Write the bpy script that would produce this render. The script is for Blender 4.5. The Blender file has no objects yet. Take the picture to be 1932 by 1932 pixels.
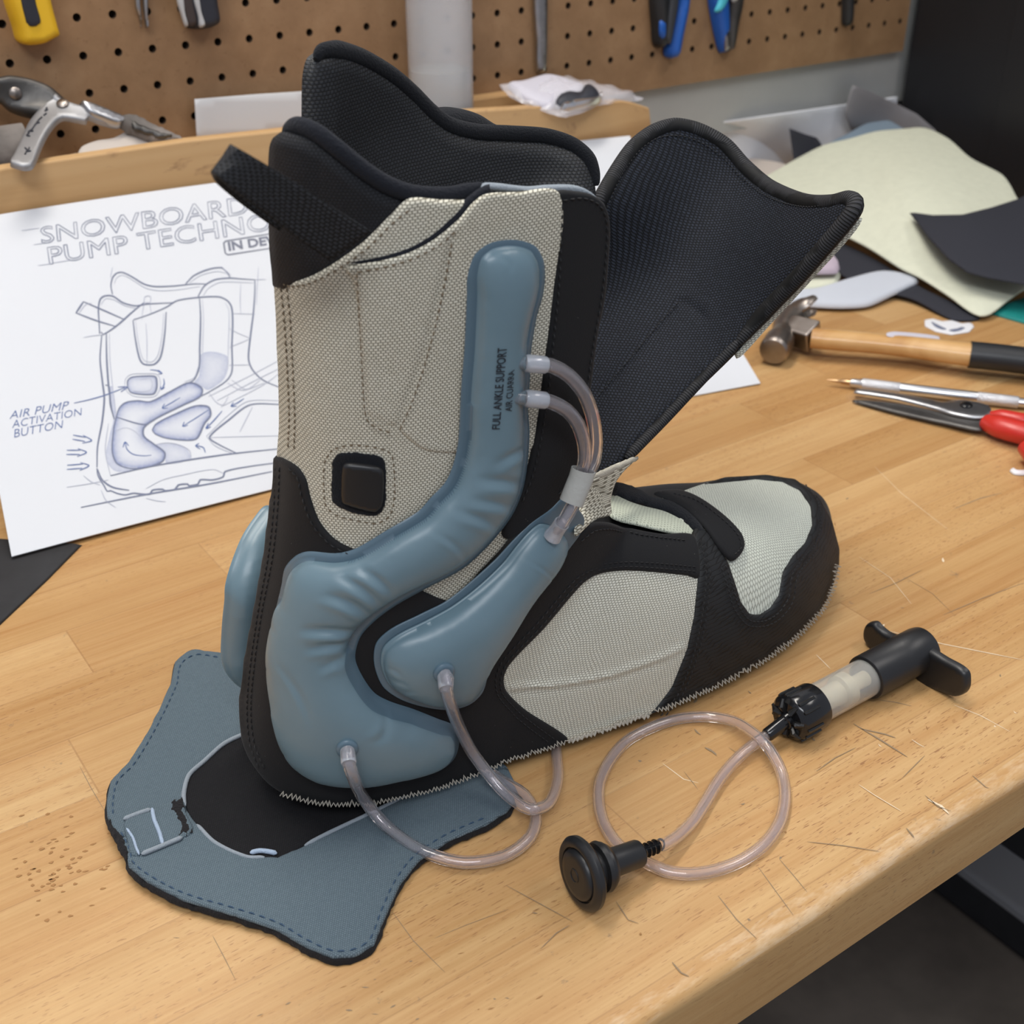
import bpy, math, random
import numpy as np
from mathutils import Vector, Matrix
from mathutils.bvhtree import BVHTree
from mathutils.geometry import delaunay_2d_cdt
random.seed(7); np.random.seed(7)
SC = bpy.context.scene; COL = SC.collection
# ---------------------------------------------------------------- camera
FPX = 2297.0; PIT = math.atan(1335/FPX); AZ = math.radians(54.9); HC = 0.40
FW = np.array([math.cos(AZ)*math.cos(PIT), math.sin(AZ)*math.cos(PIT), -math.sin(PIT)])
RT = np.array([math.sin(AZ), -math.cos(AZ), 0.0]); UP = np.cross(RT, FW); CAM = np.array([0, 0, HC])
cd = bpy.data.cameras.new('camera'); cam = bpy.data.objects.new('camera', cd); COL.objects.link(cam)
cam.matrix_world = Matrix(((RT[0], UP[0], -FW[0], 0), (RT[1], UP[1], -FW[1], 0), (RT[2], UP[2], -FW[2], HC), (0, 0, 0, 1)))
cd.sensor_width = 36; cd.lens = 36*FPX/1932; cd.clip_start = 0.01
cd.dof.use_dof = True; cd.dof.focus_distance = 0.56; cd.dof.aperture_fstop = 15
SC.camera = cam
# ---------------------------------------------------------------- world, lamps, exposure
w = bpy.data.worlds.new('world'); SC.world = w; w.use_nodes = True
w.node_tree.nodes['Background'].inputs[0].default_value = (0.80, 0.86, 1.0, 1)
w.node_tree.nodes['Background'].inputs[1].default_value = 0.42
def area(name, loc, target, sx, sy, power, col):
    l = bpy.data.lights.new(name, 'AREA'); l.shape = 'RECTANGLE'; l.size = sx; l.size_y = sy; l.energy = power; l.color = col
    o = bpy.data.objects.new(name, l); COL.objects.link(o); o.location = loc
    o.rotation_euler = (Vector(target)-Vector(loc)).to_track_quat('-Z', 'Y').to_euler(); return o
area('ceiling_lamp', (0.25, 0.75, 1.65), (0.4, 0.45, 0), 1.2, 0.25, 17, (1.0, 0.95, 0.87))
area('ceiling_lamp', (-0.5, -0.55, 1.7), (0.35, 0.45, 0.05), 1.2, 0.35, 15, (0.93, 0.96, 1.0))
area('ceiling_lamp', (1.35, -0.1, 1.8), (0.6, 0.5, 0), 1.0, 0.3, 7, (1.0, 0.95, 0.9))  # this last lamp is an added fill, brightening the bench's front right
SC.view_settings.view_transform = 'Standard'; SC.view_settings.look = 'None'
SC.view_settings.gamma = 1; SC.view_settings.use_curve_mapping = False; SC.view_settings.exposure = 0.16
# ---------------------------------------------------------------- projection helpers
def rays(u, v):
    u = np.asarray(u, float); v = np.asarray(v, float)
    return FW + np.multiply.outer((u-966)/FPX, RT) - np.multiply.outer((v-966)/FPX, UP)
def tz(u, v, z=0.0):
    d = rays(u, v); return CAM + d*((z-HC)/d[2])
def ty(u, v, y):
    d = rays(u, v); return CAM + d*(y/d[1])
def tx(u, v, x):
    d = rays(u, v); return CAM + d*(x/d[0])
def depth(P): return float((np.asarray(P)-CAM) @ FW)
class GB:                                   # guide: closest hit on meshes
    def __init__(s, *meshes):
        s.t = [BVHTree.FromPolygons([tuple(p) for p in V], F) for V, F in meshes]
    def hit(s, u, v):
        d = rays(u, v); out = np.full(len(d), np.nan); o = Vector(CAM)
        for i, q in enumerate(d):
            b = None
            for t in s.t:
                r = t.ray_cast(o, Vector(q).normalized())[0]
                if r is not None:
                    k = depth(r); b = k if b is None or k < b else b
            if b is not None: out[i] = b
        ok = ~np.isnan(out)
        if not ok.all() and ok.any():
            u = np.asarray(u, float); v = np.asarray(v, float); gi = np.where(ok)[0]
            for i in np.where(~ok)[0]:
                out[i] = out[gi[np.argmin((u[gi]-u[i])**2+(v[gi]-v[i])**2)]]
        return out
class GP:                                   # guide: plane
    def __init__(s, p, n): s.p = np.asarray(p, float); s.n = np.asarray(n, float)
    def hit(s, u, v): return ((s.p-CAM) @ s.n)/(rays(u, v) @ s.n)
class GT:                                   # guide: smooth sheet through known points (u, v, axis, value)
    def __init__(s, ctrl, reg=1e-6):
        A = np.array([[c[0]/1000, c[1]/1000] for c in ctrl])
        T = np.array([depth({'x': tx, 'y': ty, 'z': tz}[c[2]](c[0], c[1], c[3])) for c in ctrl])
        n = len(A); K = s.k(A, A)+reg*np.eye(n); Pm = np.c_[np.ones(n), A]
        L = np.zeros((n+3, n+3)); L[:n, :n] = K; L[:n, n:] = Pm; L[n:, :n] = Pm.T
        w = np.linalg.solve(L, np.r_[1/T, 0, 0, 0]); s.A = A; s.w = w[:n]; s.a = w[n:]
    def k(s, X, Y):
        r2 = ((X[:, None]-Y[None])**2).sum(-1)+1e-12; return 0.5*r2*np.log(r2)
    def hit(s, u, v):
        X = np.c_[np.asarray(u, float), np.asarray(v, float)]/1000
        return 1/(s.k(X, s.A) @ s.w + s.a[0] + X @ s.a[1:])
class GS_:                                  # smoothed depth field of a mesh guide over a pixel box
    def __init__(s, g, lo, hi, it, c=8.0):
        s.lo = np.asarray(lo, float)-4*c; s.c = c; nx, ny = [int(math.ceil(q))+1 for q in (np.asarray(hi)+4*c-s.lo)/c]
        uu, vv = np.meshgrid(s.lo[0]+np.arange(nx)*c, s.lo[1]+np.arange(ny)*c); z = 1/g.hit(uu.ravel(), vv.ravel()).reshape(ny, nx)
        for _ in range(it):
            p = np.pad(z, 1, mode='reflect', reflect_type='odd'); p = p[1:-1]*.5+(p[:-2]+p[2:])*.25; z = p[:, 1:-1]*.5+(p[:, :-2]+p[:, 2:])*.25
        s.z = z
    def hit(s, u, v):
        x = np.clip((np.asarray(u, float)-s.lo[0])/s.c, 1, s.z.shape[1]-2.001); y = np.clip((np.asarray(v, float)-s.lo[1])/s.c, 1, s.z.shape[0]-2.001)
        i = x.astype(int); j = y.astype(int); fx, fy = x-i, y-j
        def w(f): return [((-f+2)*f-1)*f/2, ((3*f-5)*f*f+2)/2, ((-3*f+4)*f+1)*f/2, (f-1)*f*f/2]
        wx, wy = w(fx), w(fy); o = 0
        for a in range(4):
            for b in range(4): o = o+wy[a]*wx[b]*s.z[np.clip(j+a-1, 0, s.z.shape[0]-1), np.clip(i+b-1, 0, s.z.shape[1]-1)]
        return 1/o
def at(u, v, t): return CAM + rays(u, v)*np.asarray(t)[..., None]
def cr(pts, closed=False, step=4.0, k=0.5):  # Catmull-Rom resample in any dimension
    P = np.array(pts, float); n = len(P); out = []
    for i in range(n if closed else n-1):
        if closed: a, b, c, d = P[i-1], P[i], P[(i+1) % n], P[(i+2) % n]
        else: a, b, c, d = P[max(i-1, 0)], P[i], P[i+1], P[min(i+2, n-1)]
        L = np.linalg.norm(c-b); m = max(1, int(round(L/step)))
        la = max(np.linalg.norm(b-a), 1e-9); lc = max(np.linalg.norm(d-c), 1e-9)
        m1 = (c-a)/(la+L)*L if la > 1e-8 else c-b; m2 = (d-b)/(lc+L)*L if lc > 1e-8 else c-b
        for j in range(m):
            s = j/m; h = 2*s**3-3*s**2+1
            out.append(h*b+(s**3-2*s**2+s)*m1*k*2*.9+(1-h)*c+(s**3-s**2)*m2*k*2*.9)
    if not closed: out.append(P[-1])
    return np.array(out)
def lin(pts, closed=False, step=4.0):
    P = np.array(pts, float); n = len(P); out = []
    for i in range(n if closed else n-1):
        b, c = P[i], P[(i+1) % n]; m = max(1, int(round(np.linalg.norm(c-b)/step)))
        for j in range(m): out.append(b+(c-b)*j/m)
    if not closed: out.append(P[-1])
    return np.array(out)
def segdist(X, poly, closed=True):
    A = np.asarray(poly, float); B = np.roll(A, -1, 0)
    if not closed: A, B = A[:-1], A[1:]
    out = np.full(len(X), 1e9)
    for k in range(0, len(X), 800):
        x = X[k:k+800, None, :]; d = B-A; l = (d**2).sum(-1)+1e-12
        s = np.clip(((x-A)*d).sum(-1)/l, 0, 1); q = A+d*s[..., None]
        out[k:k+800] = np.sqrt(((x-q)**2).sum(-1)).min(1)
    return out
def inside(X, poly):
    A = np.asarray(poly, float); B = np.roll(A, -1, 0); c = np.zeros(len(X), bool)
    for (x1, y1), (x2, y2) in zip(A, B):
        if y1 == y2: continue
        k = ((X[:, 1] < y1) != (X[:, 1] < y2)) & (X[:, 0] < (x2-x1)*(X[:, 1]-y1)/(y2-y1)+x1)
        c ^= k
    return c
# ---------------------------------------------------------------- object helpers
def tag(o, label, cat, group=None, kind=None):
    o['label'] = label; o['category'] = cat
    if group: o['group'] = group
    if kind: o['kind'] = kind
    return o
def thing(name, loc, label, cat, group=None):
    o = bpy.data.objects.new(name, None); COL.objects.link(o); o.location = tuple(loc); o.empty_display_size = .02
    return tag(o, label, cat, group)
def wpos(o):
    p = np.zeros(3)
    while o is not None: p = p+np.array(o.location); o = o.parent
    return p
def mk(name, V, F, mat, parent=None, uv=None, smooth=True, sharp=40, attr=None, origin=None, mi=None, label=None):
    V = np.asarray(V, float)
    if parent is not None: org = wpos(parent); loc = np.zeros(3)
    else:
        org = np.array(origin) if origin is not None else np.array([V[:, 0].mean(), V[:, 1].mean(), V[:, 2].min()]); loc = org
    me = bpy.data.meshes.new(name); me.from_pydata([tuple(p) for p in V-org], [], [tuple(int(i) for i in f) for f in F])
    for m in (mat if isinstance(mat, (list, tuple)) else [mat]): me.materials.append(m)
    if mi is not None: me.polygons.foreach_set('material_index', np.asarray(mi, np.int32))
    if smooth:
        me.polygons.foreach_set('use_smooth', [True]*len(me.polygons))
        if sharp: me.set_sharp_from_angle(angle=math.radians(sharp))
    if uv is not None:
        L = me.uv_layers.new(name='UVMap'); idx = np.zeros(len(me.loops), np.int32); me.loops.foreach_get('vertex_index', idx)
        L.data.foreach_set('uv', np.asarray(uv, np.float32)[idx].ravel())
    if attr is not None:
        a = me.attributes.new('ink', 'FLOAT', 'POINT'); a.data.foreach_set('value', np.asarray(attr, np.float32))
    me.update(); o = bpy.data.objects.new(name, me); COL.objects.link(o); o.location = tuple(loc)
    if parent is not None: o.parent = parent
    if label: o['label'] = label
    return o
def join(parts):                              # [(V, F)] -> one
    Vs, Fs, n = [], [], 0
    for V, F in parts:
        Vs.append(np.asarray(V, float)); Fs += [tuple(i+n for i in f) for f in F]; n += len(V)
    return np.vstack(Vs), Fs
def box(a, b):
    (x0, y0, z0), (x1, y1, z1) = a, b
    return (np.array([(x0, y0, z0), (x1, y0, z0), (x1, y1, z0), (x0, y1, z0), (x0, y0, z1), (x1, y0, z1), (x1, y1, z1), (x0, y1, z1)], float),
            [(0, 3, 2, 1), (4, 5, 6, 7), (0, 1, 5, 4), (1, 2, 6, 5), (2, 3, 7, 6), (3, 0, 4, 7)])
def bevel(o, wd=.002, seg=2):
    m = o.modifiers.new('bevel', 'BEVEL'); m.width = wd; m.segments = seg; m.limit_method = 'ANGLE'; return o
def frame(d):
    d = np.asarray(d, float); d = d/np.linalg.norm(d); a = np.cross(d, [0, 0, 1.0])
    if np.linalg.norm(a) < 1e-3: a = np.array([1.0, 0, 0])
    a = a/np.linalg.norm(a); return d, a, np.cross(a, d)
def lathe(p, d, prof, n=40, cap=True, sq=None):
    d, a, b = frame(d); V = []; F = []; p = np.asarray(p, float)
    for s, r in prof:
        for k in range(n):
            th = 2*math.pi*k/n; V.append(p+d*s+r*(a*math.cos(th)+b*math.sin(th)))
    m = len(prof)
    for i in range(m-1):
        for k in range(n): F.append((i*n+k, (i+1)*n+k, (i+1)*n+(k+1) % n, i*n+(k+1) % n))
    if cap: F.append(tuple(range(n))); F.append(tuple((m-1)*n+k for k in reversed(range(n))))
    return np.array(V), F
def sweep(P, r, n=12, closed=False, hollow=0, flat=1.0, cap=True, nrm=None):
    P = np.asarray(P, float); m = len(P); r = np.broadcast_to(np.asarray(r, float), (m,))
    T = np.gradient(P, axis=0) if not closed else np.roll(P, -1, 0)-np.roll(P, 1, 0)
    T = T/np.maximum(np.linalg.norm(T, axis=1)[:, None], 1e-9)
    a = np.cross(T[0], [0.13, 0.2, 1.0]); a = a/np.linalg.norm(a); V = []; UV = []; F = []; acc = 0
    for i in range(m):
        if nrm is not None: b = nrm[i]-T[i]*(nrm[i] @ T[i]); b = b/np.linalg.norm(b); a = np.cross(b, T[i])
        else: a = a-T[i]*(a @ T[i]); a = a/np.linalg.norm(a); b = np.cross(T[i], a)
        if i: acc += np.linalg.norm(P[i]-P[i-1])
        for k in range(n):
            th = 2*math.pi*k/n; V.append(P[i]+r[i]*(a*math.cos(th)+b*math.sin(th)*flat)); UV.append((acc, k/n*2*math.pi*r[i]))
    mm = m if closed else m-1
    for i in range(mm):
        j = (i+1) % m
        for k in range(n): F.append((i*n+k, i*n+(k+1) % n, j*n+(k+1) % n, j*n+k))
    V = np.array(V)
    if hollow:
        c = np.repeat(P, n, 0); W = c+(V-c)*hollow; N0 = len(V); V = np.vstack([V, W]); UV = UV+UV
        F += [tuple(N0+q for q in reversed(f)) for f in F[:]]
        if not closed:
            for i in (0, m-1):
                for k in range(n):
                    q = (i*n+k, i*n+(k+1) % n, N0+i*n+(k+1) % n, N0+i*n+k); F.append(q[::-1] if i == 0 else q)
    elif cap and not closed: F.append(tuple(reversed(range(n)))); F.append(tuple((m-1)*n+k for k in range(n)))
    return V, F, np.array(UV)
def vnorm(P, T):
    n = np.cross(P[T[:, 1]]-P[T[:, 0]], P[T[:, 2]]-P[T[:, 0]]); N = np.zeros_like(P)
    for k in range(3): np.add.at(N, T[:, k], n)
    return N/np.maximum(np.linalg.norm(N, axis=1)[:, None], 1e-15)
def surf(guide, pts, off=0.0):                # points of a pixel path on a guide, lifted along its normal
    X = np.asarray(pts, float); u, v = X[:, 0], X[:, 1]; t = guide.hit(u, v)
    t1 = guide.hit(u+6, v); t2 = guide.hit(u, v+6)
    if len(t) > 4:
        for _ in range(3):
            for q in (t, t1, t2): q[1:-1] = q[1:-1]*.5+(q[:-2]+q[2:])*.25
    P = at(u, v, t); N = np.cross(at(u, v+6, t2)-P, at(u+6, v, t1)-P); N /= np.linalg.norm(N, axis=1)[:, None]
    s = np.sign(((CAM-P)*N).sum(1)); N *= s[:, None]
    for _ in range(2 if len(N) > 4 else 0): N[1:-1] = N[1:-1]*.5+(N[:-2]+N[2:])*.25
    return P+N*off, N
def patch(name, outline, guide, mat, parent=None, off=0.0, th=.002, rnd=.0012, step=7.0, e1=(1, 0, 0), e2=(0, 0, 1), smooth_t=3,
          inflate=None, grooves=(), dents=(), offfn=None, curve=True, rough=0.0, ink=None, label=None, build=True, nsm=2, bump=None, origin=None):
    """outline in photo pixels -> closed slab lying on the guide, with rounded edge, optional inflation"""
    O = cr(outline, True, step) if curve else lin(outline, True, step)
    if rough: O = O+np.random.normal(0, rough, O.shape)
    lo, hi = O.min(0), O.max(0); g = []; r = 0; y = lo[1]
    if isinstance(guide, GB): guide = GS_(guide, lo, hi, smooth_t)
    while y < hi[1]:
        g += [(x, y) for x in np.arange(lo[0]+(r % 2)*step/2, hi[0], step)]; y += step*.866; r += 1
    g = np.array(g) if g else np.zeros((0, 2))
    if len(g): g = g[inside(g, O)]
    mp0 = float(np.median(guide.hit(O[:, 0], O[:, 1])))/FPX
    if inflate: rd = np.array([inflate['fl']*.5, inflate['fl'], inflate['fl']+.0003, inflate['fl']+.001, inflate['fl']+.0022])/mp0
    else: rd = rnd*np.array([.10, .40, 1.0])/mp0
    rd = rd[rd > .12]; Tn = np.roll(O, -1, 0)-np.roll(O, 1, 0); Tn /= np.maximum(np.linalg.norm(Tn, axis=1)[:, None], 1e-9); Nn = np.c_[-Tn[:, 1], Tn[:, 0]]
    if np.sum(O[:, 0]*np.roll(O[:, 1], -1)-np.roll(O[:, 0], -1)*O[:, 1]) < 0: Nn = -Nn
    rings = []; last = 0
    for q in rd:
        R_ = O+Nn*q
        if q-last < .12: continue
        R_ = R_[(segdist(R_, O) > q*.96) & inside(R_, O)]
        if not len(R_): break
        keep_ = [0]
        for i in range(1, len(R_)):
            if np.hypot(*(R_[i]-R_[keep_[-1]])) > step*.4: keep_.append(i)
        rings.append(R_[keep_]); last = q
    if len(g): g = g[segdist(g, O) > last+step*.5]
    X = np.vstack([O]+rings+[g]); nb = len(O)
    r = delaunay_2d_cdt([Vector(p) for p in X], [], [list(range(nb))], 1, 1e-5)
    X = np.array([tuple(p) for p in r[0]]); T = np.array([f for f in r[2] if len(f) == 3], int)
    used = np.unique(T); mp = -np.ones(len(X), int); mp[used] = np.arange(len(used)); X = X[used]; T = mp[T]
    t = guide.hit(X[:, 0], X[:, 1])
    E = np.vstack([T[:, [0, 1]], T[:, [1, 2]], T[:, [2, 0]]]); Es = np.sort(E, 1)
    Eu, cnt = np.unique(Es, axis=0, return_counts=True); n = len(X)
    deg = np.bincount(Eu.ravel(), minlength=n).astype(float)
    def nsum(q):
        s = np.zeros_like(q); np.add.at(s, Eu[:, 0], q[Eu[:, 1]]); np.add.at(s, Eu[:, 1], q[Eu[:, 0]]); return s
    P = at(X[:, 0], X[:, 1], t); du = at(X[:, 0]+4, X[:, 1], guide.hit(X[:, 0]+4, X[:, 1]))-at(X[:, 0]-4, X[:, 1], guide.hit(X[:, 0]-4, X[:, 1]))
    dv = at(X[:, 0], X[:, 1]+4, guide.hit(X[:, 0], X[:, 1]+4))-at(X[:, 0], X[:, 1]-4, guide.hit(X[:, 0], X[:, 1]-4))
    N = np.cross(dv, du); N /= np.linalg.norm(N, axis=1)[:, None]; N *= np.sign((N*(CAM-P)).sum(1))[:, None]
    if (vnorm(P, T)*(CAM-P)).sum() < 0: T = T[:, ::-1]; E = E[:, ::-1]
    d = segdist(X, O)*(t/FPX); h = th*np.sqrt(np.maximum(0, 1-(1-np.minimum(d/max(rnd, 1e-6), 1))**2))*.9+th*.1
    if inflate:
        fr = d > inflate['fl']*1.01; x = np.zeros(n); e_ = [P[T[:, (k+2) % 3]]-P[T[:, (k+1) % 3]] for k in range(3)]
        ar = np.linalg.norm(np.cross(e_[0], e_[1]), axis=1)/2; ms = np.zeros(n); cw = []
        for k in range(3):
            np.add.at(ms, T[:, k], ar/3); c_ = -(e_[(k+1) % 3]*e_[(k+2) % 3]).sum(1)/np.maximum(2*ar, 1e-14); cw.append(np.clip(c_, .02, 20)/2)
        ci = np.concatenate([T[:, 1], T[:, 2], T[:, 0]]); cj = np.concatenate([T[:, 2], T[:, 0], T[:, 1]]); cw = np.concatenate(cw); rhs = np.where(fr, ms, 0)
        def A(q):
            q = np.where(fr, q, 0); df = cw*(q[ci]-q[cj]); return np.where(fr, np.bincount(ci, df, n)-np.bincount(cj, df, n), 0)
        rr = rhs-A(x); p = rr.copy(); rs = rr @ rr
        for _ in range(900):
            Ap = A(p); al = rs/max(p @ Ap, 1e-30); x += al*p; rr -= al*Ap; rn = rr @ rr
            if rn < 1e-20*(rhs @ rhs): break
            p = rr+rn/rs*p; rs = rn
        hi_ = inflate['k']*np.sqrt(2*np.maximum(x, 0)); hm = inflate.get('hmax', 1); hi_ = hm*np.tanh(hi_/hm)
        fade = np.clip(hi_/.006, 0, 1)
        for (a, b, wd, am) in dents:            # wrinkles: soft creases between two pixel points
            a = np.array(a, float); b = np.array(b, float); L = np.linalg.norm(b-a); e = (b-a)/L; q = X-a; s = q @ e/L
            pr = q @ np.array([-e[1], e[0]])+10*np.sin(np.clip(s, 0, 1)*3.14)
            hi_ -= am*np.exp(-(pr/wd)**2)*np.clip(np.sin(np.clip(s, 0, 1)*math.pi), 0, 1)*fade-.6*am*np.exp(-((pr-2*wd)/wd)**2)*np.clip(np.sin(np.clip(s, 0, 1)*math.pi), 0, 1)*fade
        h = h+hi_
    for pl, wd, am in grooves: h = h-am*np.exp(-(segdist(X, np.array(pl, float), False)/wd)**2)
    if bump is not None: h = h+bump(X)
    o_ = off+(offfn(X) if offfn else 0.0); o_ = np.broadcast_to(o_, (n,))
    top = P+N*(o_+h)[:, None]; bot = P+N*o_[:, None]
    V = np.vstack([top, bot]); F = [tuple(f) for f in T]+[tuple(n+i for i in f[::-1]) for f in T]
    keep = {tuple(q) for q, c in zip(Eu, cnt) if c == 1}
    for a, b in E:
        if (min(a, b), max(a, b)) in keep: F.append((b, a, n+a, n+b))
    e1 = np.asarray(e1, float); e2 = np.asarray(e2, float); uv = np.c_[V @ e1, V @ e2]
    at_ = None if ink is None else np.r_[ink(X, segdist(X, O)), np.zeros(n)]
    if not build: return top, T
    mi_ = None
    if inflate and isinstance(mat, list): dc = segdist(X[T].mean(1), O)*(t[T].mean(1)/FPX); fm = [0 if q > inflate['fl'] else 1 for q in dc]; mi_ = fm+[1]*(len(F)-len(fm))
    ob = mk(name, V, F, mat, parent, uv=uv, attr=at_, label=label, origin=origin, sharp=80 if inflate else 50, mi=mi_)
    ob_guides[ob.name] = (top, [tuple(f) for f in T]); return ob
ob_guides = {}
def gmesh(o): return ob_guides[o.name]
def ribbon(P, N, wd):
    P = np.asarray(P, float); T = np.gradient(P, axis=0); S = np.cross(N, T); S /= np.maximum(np.linalg.norm(S, axis=1)[:, None], 1e-12)
    wd = np.broadcast_to(wd, (len(P),))[:, None]; V = np.vstack([P-S*wd/2, P+S*wd/2]); n = len(P)
    return V, [(i, i+1, n+i+1, n+i) for i in range(n-1)]
def stitches(name, paths, guide, mat, parent, off=.002, ln=.0026, gap=.0012, r=.00035, curve=True, closed=False):
    obs = []
    for pts in paths:
        parts = []; X = cr(pts, closed, 3) if curve else lin(pts, closed, 3); P, N = surf(guide, X, off)
        s = np.r_[0, np.cumsum(np.linalg.norm(np.diff(P, axis=0), axis=1))]; q = 0
        while q+ln < s[-1]:
            ss = np.linspace(q, q+ln, 4); pp = np.c_[[np.interp(ss, s, P[:, k]) for k in range(3)]].T
            nn = np.c_[[np.interp(ss, s, N[:, k]) for k in range(3)]].T
            pp = pp+nn*(np.array([-.5, .6, .6, -.5])*r)[:, None]
            V, F, _ = sweep(pp, [r*.5, r, r, r*.5], 5); parts.append((V, F)); q += ln+gap
        V, F = join(parts); obs.append(mk(name, V, F, mat, parent))
    return obs
# ---------------------------------------------------------------- materials
class NT:
    def __init__(s, name):
        s.m = bpy.data.materials.new(name); s.m.use_nodes = True; s.t = s.m.node_tree; s.b = s.t.nodes['Principled BSDF']
    def n(s, typ, **kw):
        nd = s.t.nodes.new('ShaderNode'+typ)
        for k, v in kw.items():
            if k[0] == '_': setattr(nd, k[1:], v)
            else:
                key = int(k[1:]) if k[0] == 'i' and k[1:].isdigit() else k.replace('_', ' ')
                if isinstance(v, bpy.types.NodeSocket): s.t.links.new(v, nd.inputs[key])
                else: nd.inputs[key].default_value = v
        return nd
    def l(s, a, b): s.t.links.new(a, b)
    def coord(s, kind='Object', scale=(1, 1, 1), rot=(0, 0, 0)):
        c = s.n('TexCoord'); mp = s.n('Mapping'); mp.inputs['Scale'].default_value = scale; mp.inputs['Rotation'].default_value = rot
        s.l(c.outputs[kind], mp.inputs[0]); return mp.outputs[0]
    def noise(s, vec, scale, detail=3, rough=.5, dist=0):
        nd = s.n('TexNoise', Scale=scale, Detail=detail, Roughness=rough, Distortion=dist); s.l(vec, nd.inputs['Vector']); return nd.outputs['Fac']
    def ramp(s, fac, stops, interp='LINEAR'):
        r = s.n('ValToRGB'); r.color_ramp.interpolation = interp; e = r.color_ramp.elements
        while len(e) < len(stops): e.new(0.5)
        for q, (p, c) in zip(e, stops): q.position = p; q.color = (*c, 1) if len(c) == 3 else c
        s.l(fac, r.inputs[0]); return r.outputs[0]
    def mix(s, fac, a, b, mode='MIX'):
        nd = s.n('Mix', _data_type='RGBA', _blend_type=mode)
        for k, v in ((0, fac), (6, a), (7, b)):
            if isinstance(v, bpy.types.NodeSocket): s.l(v, nd.inputs[k])
            else: nd.inputs[k].default_value = (*v, 1) if isinstance(v, tuple) and len(v) == 3 else v
        return nd.outputs[2]
    def math(s, op, a, b=0.0, c=0.0):
        nd = s.n('Math', _operation=op)
        for k, v in enumerate((a, b, c)):
            if isinstance(v, bpy.types.NodeSocket): s.l(v, nd.inputs[k])
            else: nd.inputs[k].default_value = v
        return nd.outputs[0]
    def bump(s, h, strength=.4, dist=.001, prev=None):
        nd = s.n('Bump', Strength=strength, Distance=dist); s.l(h, nd.inputs['Height'])
        if prev is not None: s.l(prev, nd.inputs['Normal'])
        s.l(nd.outputs[0], s.b.inputs['Normal']); return nd.outputs[0]
    def set(s, **kw):
        for k, v in kw.items():
            i = s.b.inputs[k.replace('_', ' ')]
            if isinstance(v, bpy.types.NodeSocket): s.l(v, i)
            else: i.default_value = (*v, 1) if isinstance(v, tuple) and len(v) == 3 and i.type == 'RGBA' else v
        return s
def plain(name, col, rough=.5, nz=0.0, nscale=300, var=0.0, **kw):
    t = NT(name); t.set(Base_Color=col, Roughness=rough, **kw)
    if nz or var:
        f = t.noise(t.coord(), nscale, 4, .6)
        if nz: t.bump(f, nz, .0006)
        if var:
            f2 = t.noise(t.coord(), nscale*.15, 4, .6)
            t.set(Base_Color=t.ramp(f2, [(.3, tuple(c*(1-var) for c in col)), (.7, tuple(min(1, c*(1+var)) for c in col))]))
    return t.m
def weave(name, c1, c2, cmort, su, sv, mort=.09, rough=.85, bmp=.6, rot=0, sheen=0.0, spec=.3, dirt=None):
    t = NT(name); c = t.coord('UV', (1/su, 1/sv, 1), (0, 0, rot))
    wv = t.noise(t.coord('UV', (1, 1, 1)), 60, 2)
    b = t.n('TexBrick', Scale=1.0, Brick_Width=1.0, Row_Height=1.0, Mortar_Size=mort, Mortar_Smooth=.6, Bias=0.0)
    b.offset = .5; b.inputs['Color1'].default_value = (*c1, 1); b.inputs['Color2'].default_value = (*c2, 1); b.inputs['Mortar'].default_value = (*cmort, 1)
    dv = t.n('VectorMath', _operation='ADD'); t.l(c, dv.inputs[0])
    cm = t.n('CombineXYZ'); t.l(t.math('MULTIPLY', wv, 1.5), cm.inputs[0]); t.l(t.math('MULTIPLY', wv, 1.2), cm.inputs[1]); t.l(cm.outputs[0], dv.inputs[1])
    t.l(dv.outputs[0], b.inputs['Vector']); col = b.outputs['Color']
    if dirt: col = t.mix(t.math('MULTIPLY', t.noise(t.coord('UV'), 25, 4), .5), col, dirt, 'MULTIPLY')
    inv = t.math('SUBTRACT', 1.0, b.outputs['Fac'])
    t.set(Base_Color=col, Roughness=rough, Specular_IOR_Level=spec, Sheen_Weight=sheen, Sheen_Roughness=.5); t.bump(inv, bmp, .0005); return t.m
def fleece(name, col, scale=900, st=.8, sheen=.06):
    t = NT(name); f = t.noise(t.coord(), scale, 3, .7); t.set(Base_Color=col, Roughness=.95, Specular_IOR_Level=.15, Sheen_Weight=sheen, Sheen_Roughness=.6); t.bump(f, st, .0012); return t.m
def suede(name, col=(.0085, .0085, .0095)):
    t = NT(name); v = t.noise(t.coord(), 1500, 2, .6)
    vo = t.n('TexVoronoi', Scale=420.0); t.l(t.coord(), vo.inputs['Vector'])
    lint = t.math('LESS_THAN', vo.outputs['Distance'], .055)
    pick = t.math('MULTIPLY', lint, t.math('GREATER_THAN', t.noise(t.coord(), 90, 1), .60))
    c = t.mix(t.math('MULTIPLY', pick, .55), col, (.35, .34, .32))
    t.set(Base_Color=c, Roughness=.8, Specular_IOR_Level=.3, Sheen_Weight=.06, Sheen_Roughness=.4); t.bump(v, .25, .0004); return t.m
M = {}
M['canvas'] = weave('cream_canvas', (.77, .745, .635), (.69, .665, .555), (.21, .195, .15), .00165, .00105, .16, .9, .7, dirt=(.86, .8, .7))
M['canvas_fine'] = weave('cream_mesh', (.74, .73, .63), (.69, .68, .575), (.25, .245, .20), .0019, .0011, .14, .8, .6, rot=.35)
M['canvas_toe'] = weave('pale_toe_mesh', (.71, .735, .63), (.67, .69, .595), (.33, .34, .285), .0019, .0012, .13, .75, .5, rot=.9)
M['throat'] = weave('pale_inner_mesh', (.58, .61, .49), (.54, .57, .46), (.32, .34, .27), .0016, .001, .12, .8, .5, rot=.5)
M['suede'] = suede('black_suede')
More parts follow.
